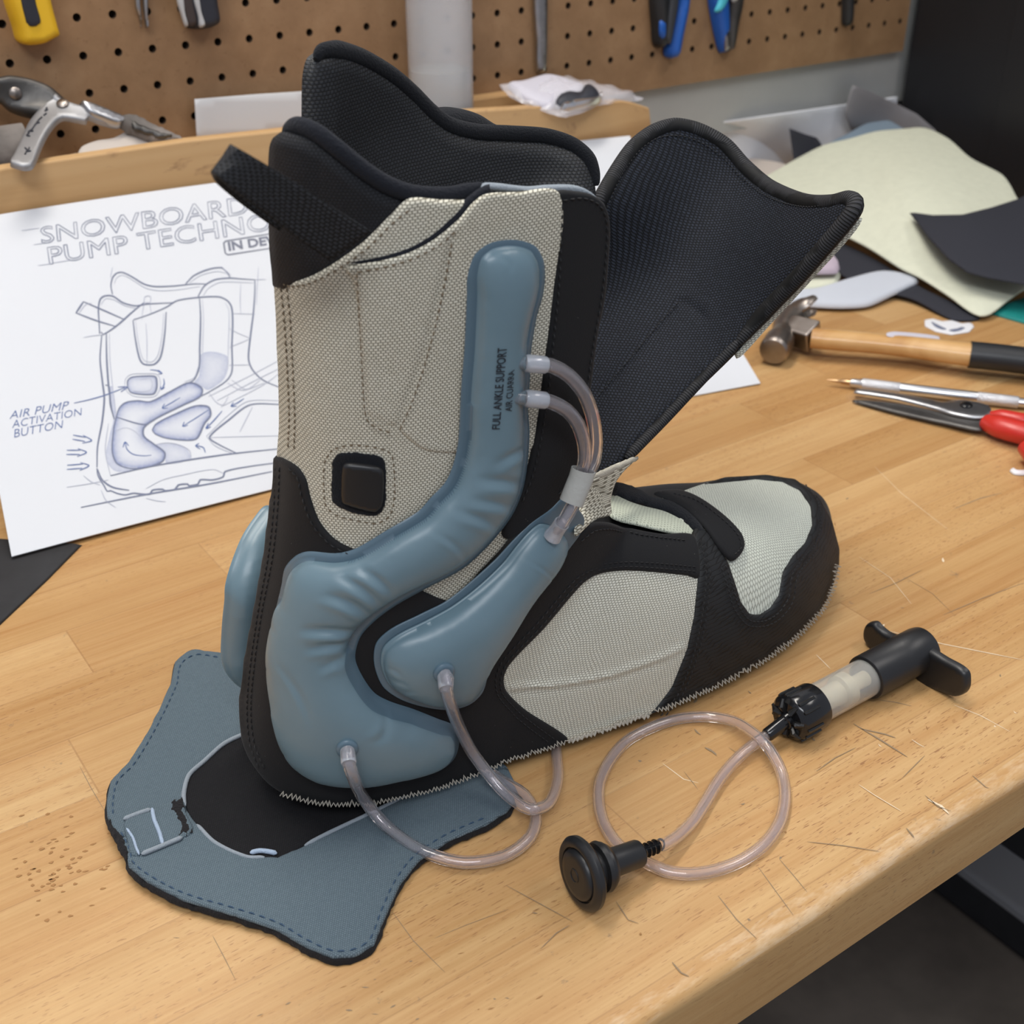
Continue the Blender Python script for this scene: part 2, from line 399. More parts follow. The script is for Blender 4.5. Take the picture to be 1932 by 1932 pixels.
M['rib'] = weave('black_ribbed_synthetic', (.013, .014, .015), (.011, .012, .013), (.004, .004, .004), .02, .0021, .12, .62, .35, rot=.35, spec=.4)
M['mesh'] = weave('black_airmesh', (.020, .022, .026), (.012, .013, .016), (.002, .002, .002), .0019, .0014, .22, .55, .9, spec=.5)
M['mesh_soft'] = weave('black_knit_lining', (.014, .015, .019), (.010, .011, .014), (.004, .004, .005), .0014, .0011, .18, .7, .7, spec=.35)
M['mesh_tongue'] = weave('navy_black_mesh', (.022, .027, .040), (.014, .017, .026), (.002, .0025, .004), .0019, .0013, .22, .75, .9, spec=.25, rot=-.6)
M['fleece'] = fleece('black_fleece', (.008, .009, .012))
M['fleece_blue'] = fleece('navy_fleece', (.012, .0135, .019))
M['webbing'] = weave('black_webbing', (.034, .036, .042), (.026, .027, .031), (.003, .003, .003), .0026, .0016, .24, .7, 1.0, spec=.35)
M['binding'] = weave('black_rib_binding', (.030, .030, .034), (.024, .024, .027), (.002, .002, .002), .0013, .03, .28, .7, 1.0, spec=.35)
M['thread'] = plain('black_thread', (.008, .008, .009), .7)
M['thread_tan'] = plain('brown_thread', (.16, .12, .075), .8)
M['thread_pale'] = plain('pale_thread', (.42, .39, .33), .85)
M['thread_blue'] = plain('dark_blue_thread', (.035, .07, .12), .8)
M['fray'] = fleece('frayed_canvas', (.55, .51, .42), 1500)
def bladder():
    t = NT('blue_grey_vinyl'); f = t.noise(t.coord(), 35, 3, .5)
    c = t.ramp(f, [(.3, (.130, .205, .245)), (.7, (.150, .23, .272))])
    t.set(Base_Color=c, Roughness=.36, Specular_IOR_Level=.5, Subsurface_Weight=.12, Subsurface_Radius=(.004, .006, .008), Subsurface_Scale=.6, Coat_Weight=.12, Coat_Roughness=.3)
    t.bump(t.noise(t.coord(), 160, 3, .5), .12, .0005); return t.m
M['vinyl'] = bladder()
M['vinyl_flat'] = plain('blue_grey_vinyl_film', (.095, .152, .195), .3, .1, 200)
M['print'] = plain('dark_printed_ink', (.012, .016, .025), .6)
def tube_mat(name, col, mixw=.72):
    t = NT(name); t.set(Base_Color=col, Roughness=.05, IOR=1.28, Transmission_Weight=mixw, Specular_IOR_Level=.9, Coat_Weight=.5, Coat_Roughness=.06); return t.m
M['tube'] = tube_mat('clear_tubing', (.97, .93, .95), .93)
M['tube_cloudy'] = tube_mat('cloudy_connector', (.72, .76, .82), .6)
M['sleeve'] = plain('grey_tape_sleeve', (.42, .42, .39), .55, .4, 500)
M['plastic'] = plain('black_satin_plastic', (.012, .012, .013), .38, .05, 600)
M['plastic_gloss'] = plain('black_gloss_plastic', (.008, .008, .009), .16)
M['plastic_dirty'] = plain('black_moulded_plastic', (.012, .012, .012), .3, .5, 180, .5)
M['steel'] = plain('brushed_steel', (.42, .42, .43), .34, .15, 200, .2, Metallic=1.0)
M['steel_dull'] = plain('dull_grey_steel', (.33, .33, .34), .5, .15, 200, .15, Metallic=.7)
M['steel_dark'] = plain('worn_dark_steel', (.10, .095, .09), .45, .25, 150, .4, Metallic=.8)
M['steel_hammer'] = plain('worn_hammer_steel', (.33, .29, .26), .36, .3, 120, .4, Metallic=1.0)
M['alu'] = plain('satin_aluminium', (.68, .68, .69), .28, Metallic=1.0)
def knurl():
    t = NT('knurled_aluminium'); v = t.n('TexVoronoi', Scale=1300.0); t.l(t.coord(), v.inputs['Vector']); t.set(Base_Color=(.7, .7, .72), Metallic=.85, Roughness=.42); t.bump(v.outputs['Distance'], .7, .0006); return t.m
M['knurl'] = knurl()
M['brass'] = plain('brass_collet', (.55, .36, .2), .3, Metallic=1.0)
M['red'] = plain('red_plastic', (.55, .028, .018), .32)
M['black_grip'] = plain('black_rubber_grip', (.016, .017, .019), .42, .1, 300)
M['yellow'] = plain('yellow_plastic', (.78, .47, .02), .42, .1, 300)
M['navy_soft'] = plain('dark_navy_grip', (.02, .022, .032), .55)
M['grey_soft'] = plain('pale_grey_plastic', (.5, .5, .5), .45)
M['brown_soft'] = plain('dark_brown_grip', (.045, .032, .03), .55)
M['blue'] = plain('blue_grip', (.014, .10, .42), .42)
M['cyan'] = plain('cyan_plastic', (.08, .50, .62), .4)
M['slate'] = plain('slate_grip', (.035, .038, .045), .5)
def wood(name, kind):
    t = NT(name); g = t.n('NewGeometry').outputs['Position'] if kind == 'bench' else t.coord('Object'); sx = t.n('SeparateXYZ'); t.l(g, sx.inputs[0]); X, Y, Z = sx.outputs
    if kind == 'bench':
        row = t.math('FLOOR', t.math('DIVIDE', t.math('ADD', Y, t.math('MULTIPLY', Z, .001)), .046))
        wn = t.n('TexWhiteNoise', _noise_dimensions='1D'); t.l(row, wn.inputs['W'])
        xs = t.math('ADD', t.math('DIVIDE', X, .52), t.math('MULTIPLY', wn.outputs['Value'], 7.0)); colm = t.math('FLOOR', xs)
        w2 = t.n('TexWhiteNoise', _noise_dimensions='2D'); cb = t.n('CombineXYZ'); t.l(row, cb.inputs[0]); t.l(colm, cb.inputs[1]); t.l(cb.outputs[0], w2.inputs['Vector'])
        rnd = w2.outputs['Value']
        base = t.ramp(rnd, [(0, (.465, .262, .098)), (.35, (.53, .318, .130)), (.7, (.575, .360, .158)), (1, (.61, .40, .188))])
        off = t.n('CombineXYZ'); t.l(t.math('MULTIPLY', rnd, 5.0), off.inputs[0]); t.l(t.math('MULTIPLY', rnd, 3.0), off.inputs[2])
        ad = t.n('VectorMath', _operation='ADD'); t.l(g, ad.inputs[0]); t.l(off.outputs[0], ad.inputs[1]); vec = ad.outputs[0]
    else: vec = g; base = None; rnd = None
    def stretch(s):
        m = t.n('Mapping'); m.inputs['Scale'].default_value = s; t.l(vec, m.inputs[0]); return m.outputs[0]
    f1 = t.noise(stretch((2.2, 34, 34)), 1.0, 3, .55, .3)
    f2 = t.noise(stretch((9, 620, 620)), 1.0, 3, .6)
    f3 = t.noise(stretch((5, 130, 130)), 1.0, 4, .6, .2)
    fl = t.noise(stretch((170, 1500, 1500)), 1.0, 1, .5)
    if kind == 'bench':
        col = t.mix(t.ramp(f1, [(.35, (0, 0, 0)), (.7, (.45, .45, .45))]), base, (.78, .62, .44), 'MULTIPLY')
        col = t.mix(t.ramp(f3, [(.42, (0, 0, 0)), (.7, (.5, .5, .5))]), col, (.74, .56, .38), 'MULTIPLY')
        col = t.mix(.16, col, t.ramp(f2, [(.35, (.36, .20, .08)), (.65, (.66, .44, .22))]))
        fmask = t.ramp(t.noise(stretch((3, 9, 9)), 1.0, 2), [(.42, (.15, .15, .15)), (.6, (1, 1, 1))])
        col = t.mix(t.math('MULTIPLY', t.ramp(fl, [(.645, (0, 0, 0)), (.69, (.72, .72, .72))]), fmask), col, (.24, .10, .04))
        edge = t.math('LESS_THAN', t.math('FRACT', t.math('DIVIDE', Y, .046)), .014)
        e2 = t.math('LESS_THAN', t.math('FRACT', xs), .0016)
        col = t.mix(t.math('MULTIPLY', t.math('MAXIMUM', edge, e2), .35), col, (.25, .12, .05))
        big = t.noise(stretch((1, 1, 1)), 9, 5, .65)
        col = t.mix(t.ramp(big, [(.50, (0, 0, 0)), (.72, (.35, .35, .35))]), col, (.40, .22, .08))
        # wear along the front edge and grey dirt specks
        wr = t.math('MULTIPLY', t.math('LESS_THAN', Y, .2285), t.math('GREATER_THAN', Z, -.004))
        wn2 = t.ramp(t.noise(stretch((30, 120, 120)), 1.0, 4, .7), [(.47, (0, 0, 0)), (.62, (.45, .45, .45))])
        col = t.mix(t.math('MULTIPLY', wr, wn2), col, (.72, .56, .38))
        dirt = t.noise(stretch((1, 1, 1)), 130, 6, .75)
        msk = t.ramp(t.noise(stretch((1, 1, 1)), 12, 2), [(.48, (0, 0, 0)), (.62, (1, 1, 1))])
        col = t.mix(t.math('MULTIPLY', t.ramp(dirt, [(.62, (0, 0, 0)), (.70, (.55, .55, .55))]), msk), col, (.15, .12, .09))
        t.set(Base_Color=col, Roughness=t.ramp(f2, [(.3, (.36,)*3), (.7, (.5,)*3)]), Specular_IOR_Level=.4); t.bump(f2, .12, .0006)
    elif kind == 'pine':
        col = t.ramp(f1, [(.3, (.40, .225, .09)), (.5, (.53, .325, .145)), (.72, (.60, .39, .19))])
        kn = t.noise(stretch((14, 30, 30)), 1.0, 5, .7, 1.5)
        col = t.mix(t.ramp(kn, [(.56, (0, 0, 0)), (.70, (.7, .7, .7))]), col, (.25, .13, .06))
        t.set(Base_Color=col, Roughness=.6); t.bump(f2, .15, .0008)
    else:
        col = t.ramp(f1, [(.25, (.40, .19, .06)), (.5, (.56, .31, .11)), (.75, (.68, .42, .18))]); t.set(Base_Color=col, Roughness=.32, Coat_Weight=.3)
    return t.m
M['bench'] = wood('beech_butcher_block', 'bench'); M['pine'] = wood('pine_board', 'pine'); M['hickory'] = wood('varnished_hickory', 'h')
def hardboard():
    t = NT('brown_hardboard'); f = t.noise(t.coord(), 22, 5, .7); g = t.noise(t.coord(), 260, 4, .7)
    c = t.ramp(f, [(.3, (.235, .132, .062)), (.55, (.295, .172, .085)), (.75, (.35, .215, .112))])
    c = t.mix(t.ramp(g, [(.60, (0, 0, 0)), (.72, (.5, .5, .5))]), c, (.15, .07, .03)); t.set(Base_Color=c, Roughness=.55); t.bump(g, .12, .0006); return t.m
M['hardboard'] = hardboard()
M['hole'] = plain('dark_hole_edge', (.05, .028, .014), .9)  # dark tone painted in for the shade inside and behind the holes
def paper(name, ink=None, col=(.655, .67, .70)):
    t = NT(name); f = t.noise(t.coord(), 6, 3); c = t.ramp(f, [(.35, col), (.75, tuple(x*.97 for x in col))])
    if ink is not None:
        a = t.n('Attribute'); a.attribute_name = 'ink'; g = t.noise(t.coord('Object', (1, 1, 1)), 420, 3, .7)
        k = t.math('MULTIPLY', a.outputs['Fac'], t.math('ADD', .55, t.math('MULTIPLY', g, .9))); c = t.mix(k, c, ink)
    t.set(Base_Color=c, Roughness=.65, Specular_IOR_Level=.3); return t.m
M['paper'] = paper('white_paper'); M['shade'] = paper('blue_pencil_shading', (.085, .13, .34)); M['paper_plain'] = paper('plain_white_paper', None, (.68, .68, .68))
M['pencil'] = plain('grey_blue_pencil', (.16, .18, .26), .8); M['pencil_light'] = plain('light_pencil', (.42, .44, .52), .8)
M['ink_blue'] = plain('blue_ink', (.08, .13, .31), .7); M['stamp'] = plain('grey_stamp_ink', (.17, .18, .23), .8)
M['felt'] = weave('slate_blue_cover_fabric', (.135, .178, .205), (.115, .155, .18), (.06, .085, .105), .0011, .0008, .16, .9, .5)
M['felt_edge'] = fleece('black_fabric_backing', (.012, .011, .012))
M['insole'] = weave('black_knit_insole', (.012, .012, .014), (.009, .009, .011), (.003, .003, .004), .0011, .0009, .2, .85, .6)
M['fray_grey'] = fleece('pale_frayed_edge', (.32, .36, .40), 1500); M['fray_blue'] = fleece('pale_blue_thread', (.42, .52, .66), 1500)
M['mat_black'] = plain('black_sheet', (.017, .017, .019), .75, .2, 300, .2)
M['wallgrey'] = plain('grey_painted_board', (.42, .42, .40), .5, .05, 60, .06)
M['plaster'] = plain('white_plaster', (.78, .79, .82), .8, .9, 90)
M['cabinet'] = plain('black_powder_coat', (.010, .010, .012), .42, .08, 700)
M['concrete'] = plain('dark_concrete_floor', (.17, .142, .115), .8, .2, 40, .35)
M['greysteel'] = plain('grey_painted_steel', (.16, .165, .175), .55)
M['cream_sheet'] = plain('pale_green_cream_fabric', (.66, .67, .53), .8, .2, 700, .04)
M['navy_sheet'] = plain('dark_navy_fabric', (.022, .023, .032), .85, .25, 600)
M['teal_edge'] = plain('dark_green_core', (.03, .09, .075), .8)
M['teal'] = plain('teal_cutting_mat', (.005, .22, .20), .6)
M['white_felt'] = fleece('white_felt', (.58, .61, .67), 700, .6)
M['grey_sheet'] = plain('grey_plastic_sheet', (.20, .19, .195), .4, .1, 300)
M['blue_cloth'] = plain('dusty_blue_cloth', (.19, .25, .31), .9, .3, 500)
M['pink_foam'] = fleece('pale_pink_foam', (.52, .43, .50), 900, .6)
M['lavender'] = plain('pale_lavender_paper', (.56, .54, .60), .55)
M['taupe'] = plain('pale_taupe_leather', (.50, .44, .39), .7)
M['white'] = plain('white_sticker', (.8, .8, .82), .5)
M['rust'] = plain('crusted_grey_residue', (.17, .15, .135), .85, 1.0, 120, .6)
def bottle():
    t = NT('frosted_polyethylene'); t.set(Base_Color=(.97, .98, 1.0), Roughness=.25, Transmission_Weight=.80, IOR=1.2); return t.m
M['bottle'] = bottle(); M['liquid'] = plain('clear_liquid', (.66, .68, .66), .2, Transmission_Weight=.4, IOR=1.33)
def film():
    t = NT('clear_plastic_film'); t.set(Base_Color=(.9, .88, .92), Roughness=.2, Alpha=.34, Specular_IOR_Level=.9); return t.m
M['film'] = film()
M['barrel'] = plain('smoky_clear_acrylic', (.88, .86, .80), .15, Transmission_Weight=.8, IOR=1.15)
M['grease'] = plain('cream_piston', (.62, .56, .42), .5)
# ---------------------------------------------------------------- setting
YB, YW, YR = 0.218, 0.98, 0.90                # bench front edge, pegboard face, rack front
def struct(o): o['kind'] = 'structure'; return o
V, F = box((-3, -2.5, -.92), (4, 1.02, -.90)); struct(mk('floor', V, F, M['concrete'], smooth=False))
V, F = box((-3, 1.0, -.90), (4, 1.06, 2.0)); struct(mk('wall_back', V, F, M['plaster'], smooth=False))
zt_ = ty(1420, 236, .999)[2]
V, F = box((-1.0, .9905, zt_), (1.6, 1.0, .30)); struct(mk('trim_1', V, F, M['wallgrey'], smooth=False))
# workbench
bench = thing('workbench', (.5, .6, -.9), 'beech butcher-block workbench with worn scratched front edge', 'workbench')
prof = [(YB, -.041), (YB, -.006)]+[(YB+.006-.006*math.cos(a), -.006+.006*math.sin(a)) for a in np.linspace(.2, math.pi/2, 5)]+[(1.0, 0), (1.0, -.041)]
xs = np.linspace(-.9, 1.75, 60); n = len(prof); V = []; F = []
for i, x in enumerate(xs):
    for j, (y, z) in enumerate(prof):
        k = 0
        if 1 <= j <= 6: k = .0011*(math.sin(x*37)+math.sin(x*91+1)*.7+math.sin(x*210)*.4)*.5
        V.append((x, y+k, z-max(k, 0)*.6))
for i in range(len(xs)-1):
    for j in range(n): F.append((i*n+j, i*n+(j+1) % n, (i+1)*n+(j+1) % n, (i+1)*n+j))
F.append(tuple(range(n))); F.append(tuple((len(xs)-1)*n+j for j in reversed(range(n))))
V = np.array(V); mi = [0]*len(F)
up = np.array([0, 0, 1.0])
def mark(pts, wd, m):
    global V, F, mi
    X = (cr if len(pts) > 3 or abs(pts[-1][0]-pts[0][0]) < 25 else lin)([(q[0], q[1]) for q in pts], False, 6); P = np.array([tz(a, b, .00012) for a, b in X])
    P = P[P[:, 1] > YB+.004]
    if len(P) < 3: return
    s = np.linspace(0, 1, len(P)); v, f = ribbon(P, np.tile(up, (len(P), 1)), wd*(.25+.75*np.sin(s*math.pi)**.5)*(1+.4*np.random.rand(len(P))))
    n0 = len(V); V = np.vstack([V, v]); F += [tuple(i+n0 for i in q) for q in f]; mi += [m]*len(f)
for pts, wd in [([(1355, 1690), (1390, 1735), (1432, 1775)], .0007), ([(1430, 1635), (1470, 1690), (1497, 1727)], .0005), ([(1470, 1620), (1500, 1655), (1523, 1683)], .0005),
                ([(1162, 1700), (1185, 1735), (1205, 1742)], .0005), ([(1268, 1815), (1285, 1835), (1300, 1842)], .0009), ([(1610, 1365), (1660, 1395), (1712, 1428)], .0012),
                ([(1625, 1375), (1670, 1385), (1690, 1392)], .0012), ([(1540, 1455), (1575, 1430), (1615, 1410)], .0006), ([(1700, 1470), (1730, 1440), (1745, 1425)], .0005),
                ([(1523, 1588), (1590, 1595), (1660, 1606)], .0006), ([(1745, 1500), (1770, 1522), (1795, 1530)], .0006), ([(1835, 1463), (1860, 1485), (1885, 1492)], .0009),
                ([(1865, 1495), (1888, 1490), (1890, 1485)], .0016), ([(1710, 1562), (1725, 1580), (1733, 1592)], .001), ([(1290, 1455), (1310, 1480), (1317, 1490)], .0004),
                ([(150, 1445), (172, 1487), (197, 1529)], .0004), ([(401, 1765), (425, 1810), (445, 1850)], .0004), ([(740, 1720), (780, 1775), (840, 1835)], .0004),
                ([(955, 1670), (1010, 1700), (1080, 1738)], .0004), ([(820, 1770), (880, 1745), (960, 1715)], .0003), ([(1020, 1790), (1050, 1760), (1075, 1745)], .0005),
                ([(1780, 1160), (1850, 1130), (1930, 1100)], .0006), ([(1700, 1085), (1760, 1120), (1800, 1160)], .0003), ([(1375, 1410), (1390, 1420), (1400, 1437)], .0004),
                ([(1640, 1120), (1690, 1100), (1740, 1075)], .0005), ([(1800, 960), (1850, 940), (1890, 930)], .0009), ([(1310, 1375), (1316, 1382), (1322, 1386)], .0012),
                ([(1655, 1320), (1690, 1325), (1720, 1332)], .0006), ([(1330, 1410), (1345, 1418), (1352, 1425)], .0016), ([(1590, 1720), (1640, 1690), (1650, 1680)], .0005)]:
    mark(pts, wd*.65, 1)
for pts, wd in [([(1675, 1190), (1780, 1215), (1930, 1245)], .0008), ([(1720, 1395), (1735, 1405), (1745, 1410)], .0007), ([(1540, 1235), (1555, 1250), (1567, 1262)], .0006),
                ([(1250, 1440), (1290, 1470), (1318, 1477)], .0006), ([(1620, 1480), (1650, 1500), (1700, 1530)], .0006), ([(1750, 1508), (1775, 1520), (1790, 1535)], .0016),
                ([(1650, 880), (1700, 930), (1790, 1000)], .0004), ([(1620, 1050), (1680, 1090), (1720, 1140)], .0004), ([(1800, 1330), (1850, 1350), (1905, 1380)], .0006)]:
    mark(pts, wd*.7, 2)
for _ in range(46):                                     # small pits and flecks of glue
    u = random.uniform(1080, 1925); v = random.uniform(940, 1850)
    if 1465-.651*(u-1932) < v+25: continue
    a = random.uniform(0, 6.28); L = random.uniform(3, 11); mark([(u, v), (u+L*.5*math.cos(a), v+L*.5*math.sin(a)+1), (u+L*math.cos(a), v+L*math.sin(a))], random.uniform(.0005, .0013), random.choice([1, 1, 3, 3, 2]))
for _ in range(70):                                     # rust-coloured stain specks near the sheet
    u = random.gauss(95, 55); v = random.gauss(1640, 38)
    if u < 2 or u > 215: continue
    mark([(u, v), (u+random.uniform(2, 7), v-1), (u+random.uniform(7, 12), v-random.uniform(1, 4))], random.uniform(.0005, .0016), 3)
for _ in range(30):
    u = random.uniform(300, 1200); v = random.uniform(1660, 1925); a = random.uniform(-.6, .2); L = random.uniform(4, 14)
    mark([(u, v), (u+L*.5, v+L*.5*a), (u+L, v+L*a)], random.uniform(.0003, .0008), random.choice([1, 3, 3]))
mk('worktop', V, F, [M['bench'], plain('dark_scratch', (.27, .19, .115), .8), plain('pale_scratch', (.74, .60, .42), .8), plain('brown_stain', (.34, .17, .06), .8)], bench, mi=mi, sharp=50)
V, F = box((.806, .24, -.464), (.862, .96, -.45)); bevel(mk('side_rail', V, F, M['greysteel'], bench, smooth=False), .004)
for y_ in (.24, .90): V, F = box((.806, y_, -.9), (.862, y_+.06, -.0415)); bevel(mk('leg', V, F, M['greysteel'], bench, smooth=False), .003)
V, F = box((1.158, .20, -.898), (1.55, .89, -.40)); bevel(tag(mk('storage_bin', V, F, M['mat_black'], smooth=False), 'black storage bin on the floor in the dark under the bench', 'bin'), .01)  # added black box standing in for the shadow below the side rail
# pegboard with real holes
PI_ = .02714; hx0 = ty(18.5, 119.6, YW)[0] % PI_; hz0 = ty(18.5, 119.6, YW)[2]
zb = ty(1450, 135, YW)[2]; VV = []; FF = []; nmi = []
x0, x1 = -8, 46; kz = [k for k in range(-8, 12) if hz0+k*PI_ > zb+PI_*.35]
def cellq(cx, cz, hw0, hw1, hz_0, hz_1):
    n0 = len(VV); R = .0031
    ang = [2*math.pi*k/16 for k in range(16)]
    for a in ang: VV.append((cx+R*math.cos(a), YW, cz+R*math.sin(a)))
    for a in ang:
        c, s = math.cos(a), math.sin(a); m = max(abs(c), abs(s)); c, s = c/m, s/m
        VV.append((cx+(c*hw1 if c > 0 else c*hw0), YW, cz+(s*hz_1 if s > 0 else s*hz_0)))
    for a in ang: VV.append((cx+R*math.cos(a), YW+.005, cz+R*math.sin(a)))
    for k in range(16):
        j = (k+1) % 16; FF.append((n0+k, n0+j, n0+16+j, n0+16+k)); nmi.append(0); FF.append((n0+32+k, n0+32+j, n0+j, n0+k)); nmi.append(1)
h2 = PI_/2
for i in range(x0, x1):
    for q, k in enumerate(kz):
        lowz = (hz0+k*PI_-zb) if q == 0 else h2
        cellq(hx0+i*PI_, hz0+k*PI_, h2, h2, lowz, h2)
xa, xb = hx0+x0*PI_-h2, hx0+(x1-1)*PI_+h2; ztop = hz0+kz[-1]*PI_+h2; n0 = len(VV)
VV += [(xa, YW, zb), (xb, YW, zb), (xb, YW+.005, zb), (xa, YW+.005, zb)]; FF.append((n0, n0+1, n0+2, n0+3)); nmi.append(0)
pegb = tag(mk('pegboard', VV, FF, [M['hardboard'], M['hole']], smooth=False, mi=nmi), 'brown perforated hardboard panel on the wall above the bench', 'pegboard')
V, F = box((xa+.004, YW+.0085, zb+.006), (xb-.004, YW+.0095, ztop-.004)); mk('backing_board', V, F, M['hole'], pegb, smooth=False)  # added dark sheet in place of the unlit gap behind the holes
# rack board in front of the pegboard
rack = thing('tool_rack', (.5, .91, .0), 'knotty pine tool rack board along the back of the bench', 'rack')
top = [(-260, 350), (0, 318), (350, 266), (590, 240), (894, 209), (1100, 196), (1172, 190), (1200, 195), (1226, 204), (1229, 236)]
zf = ty(1229, 236, YR)[2]
A = [ty(u, v, YR) for u, v in top]; A = [p for p in A]; A += [np.array([A[-1][0]-.002, YR, .0]), np.array([A[0][0], YR, 0.0])]
n = len(A); V = np.array(A+[p+[0, .0125, 0] for p in A]); F = [tuple(range(n-1, -1, -1))]+[tuple(n+i for i in range(n))]+[(i, (i+1) % n, n+(i+1) % n, n+i) for i in range(n)]
bevel(mk('front_board', V, F, M['pine'], rack, smooth=False), .0015)
V, F = box((-.25, YR+.0125, .128), (.70, YW-.0005, .140)); mk('shelf_board', V, F, M['pine'], rack, smooth=False)
a = ty(1010, 172, YW-.02); V, F = box((.50, YW-.02, .140), (a[0], YW-.0005, a[2])); bevel(mk('back_batten', V, F, M['pine'], rack, smooth=False), .001)
for x_ in (-.25, .68): V, F = box((x_, YR+.0125, 0), (x_+.02, YW-.001, .128)); mk('support', V, F, M['pine'], rack, smooth=False)
# black cabinet
cx = ty(1697, 190, YW)[0]; V, F = box((cx, .30, .001), (cx+.45, .978, .95))
cab = thing('cabinet', (cx+.2, .6, 0.0), 'tall matte black metal cabinet at the right end of the bench', 'cabinet')
bevel(mk('body', V, F, M['cabinet'], cab, smooth=False), .004)
s = tx(1920, 0, cx)[1]; V, F = box((cx-.0022, .31, .01), (cx, s-.001, .94)); bevel(mk('side_panel', V, F, M['cabinet'], cab, smooth=False), .0008)
# ---------------------------------------------------------------- drawing sheet, leaning against the rack
PA, PM, PB = tz(22, 1050, .0042), tz(520, 921, .0022), tz(1435, 723, .0016)
TL, TR = ty(-95, 421, YR-.003), ty(1188, 256, YR-.003)
TM = ty(405, 345, YR-.003)
def ppt(s, t):
    k = .29
    def q(a, m, b): return a*((s-k)*(s-1)/k)[..., None]+m*(s*(s-1)/(k*(k-1)))[..., None]+b*(s*(s-k)/(1-k))[..., None]
    lo = q(PA, PM, PB); k = .42; hi = q(TL, TM*1.0, TR); return lo+(hi-lo)*t[..., None]-np.multiply.outer(.006*np.sin(t*math.pi), np.array([0, -.5, 1.0]))
ns, nt_ = 60, 34; S_, T_ = np.meshgrid(np.linspace(0, 1, ns), np.linspace(0, 1, nt_)); PV = ppt(S_.ravel(), T_.ravel())
PF = [(j*ns+i, j*ns+i+1, (j+1)*ns+i+1, (j+1)*ns+i) for j in range(nt_-1) for i in range(ns-1)]
n = len(PV); nn = np.cross(PV[1]-PV[0], PV[ns]-PV[0]); nn /= np.linalg.norm(nn)
bd = [i for i in range(ns)]+[j*ns+ns-1 for j in range(1, nt_)]+[(nt_-1)*ns+i for i in range(ns-2, -1, -1)]+[j*ns for j in range(nt_-2, 0, -1)]
V = np.vstack([PV, PV-nn*.0009]); F = PF+[tuple(n+i for i in f[::-1]) for f in PF]+[(bd[(k+1) % len(bd)], bd[k], n+bd[k], n+bd[(k+1) % len(bd)]) for k in range(len(bd))]
sheet = thing('drawing_sheet', PM, 'large white sheet with a blue pencil boot drawing leaning behind the boot', 'drawing')
mk('sheet', V, F, M['paper'], sheet, sharp=50); GPAP = GB((PV, PF))
def draw(name, lines, wd, mat, off=.0003, curve=True):
    parts = []
    for pl in lines:
        X = (cr if curve else lin)(pl, False, 4); t = GPAP.hit(X[:, 0], X[:, 1]); P = at(X[:, 0], X[:, 1], t)+nn*off
        s = np.linspace(0, 1, len(P)); 
        if len(P) > 2: parts.append(ribbon(P, np.tile(nn, (len(P), 1)), wd*(.65+.5*np.sin(s*math.pi))))
        else: parts.append(ribbon(P, np.tile(nn, (len(P), 1)), wd))
    V, F = join(parts); return mk(name, V, F, mat, sheet, smooth=False)
def Cb(*ls): return [[(x*.3933, 300+y*.3933) for x, y in l] for l in ls]
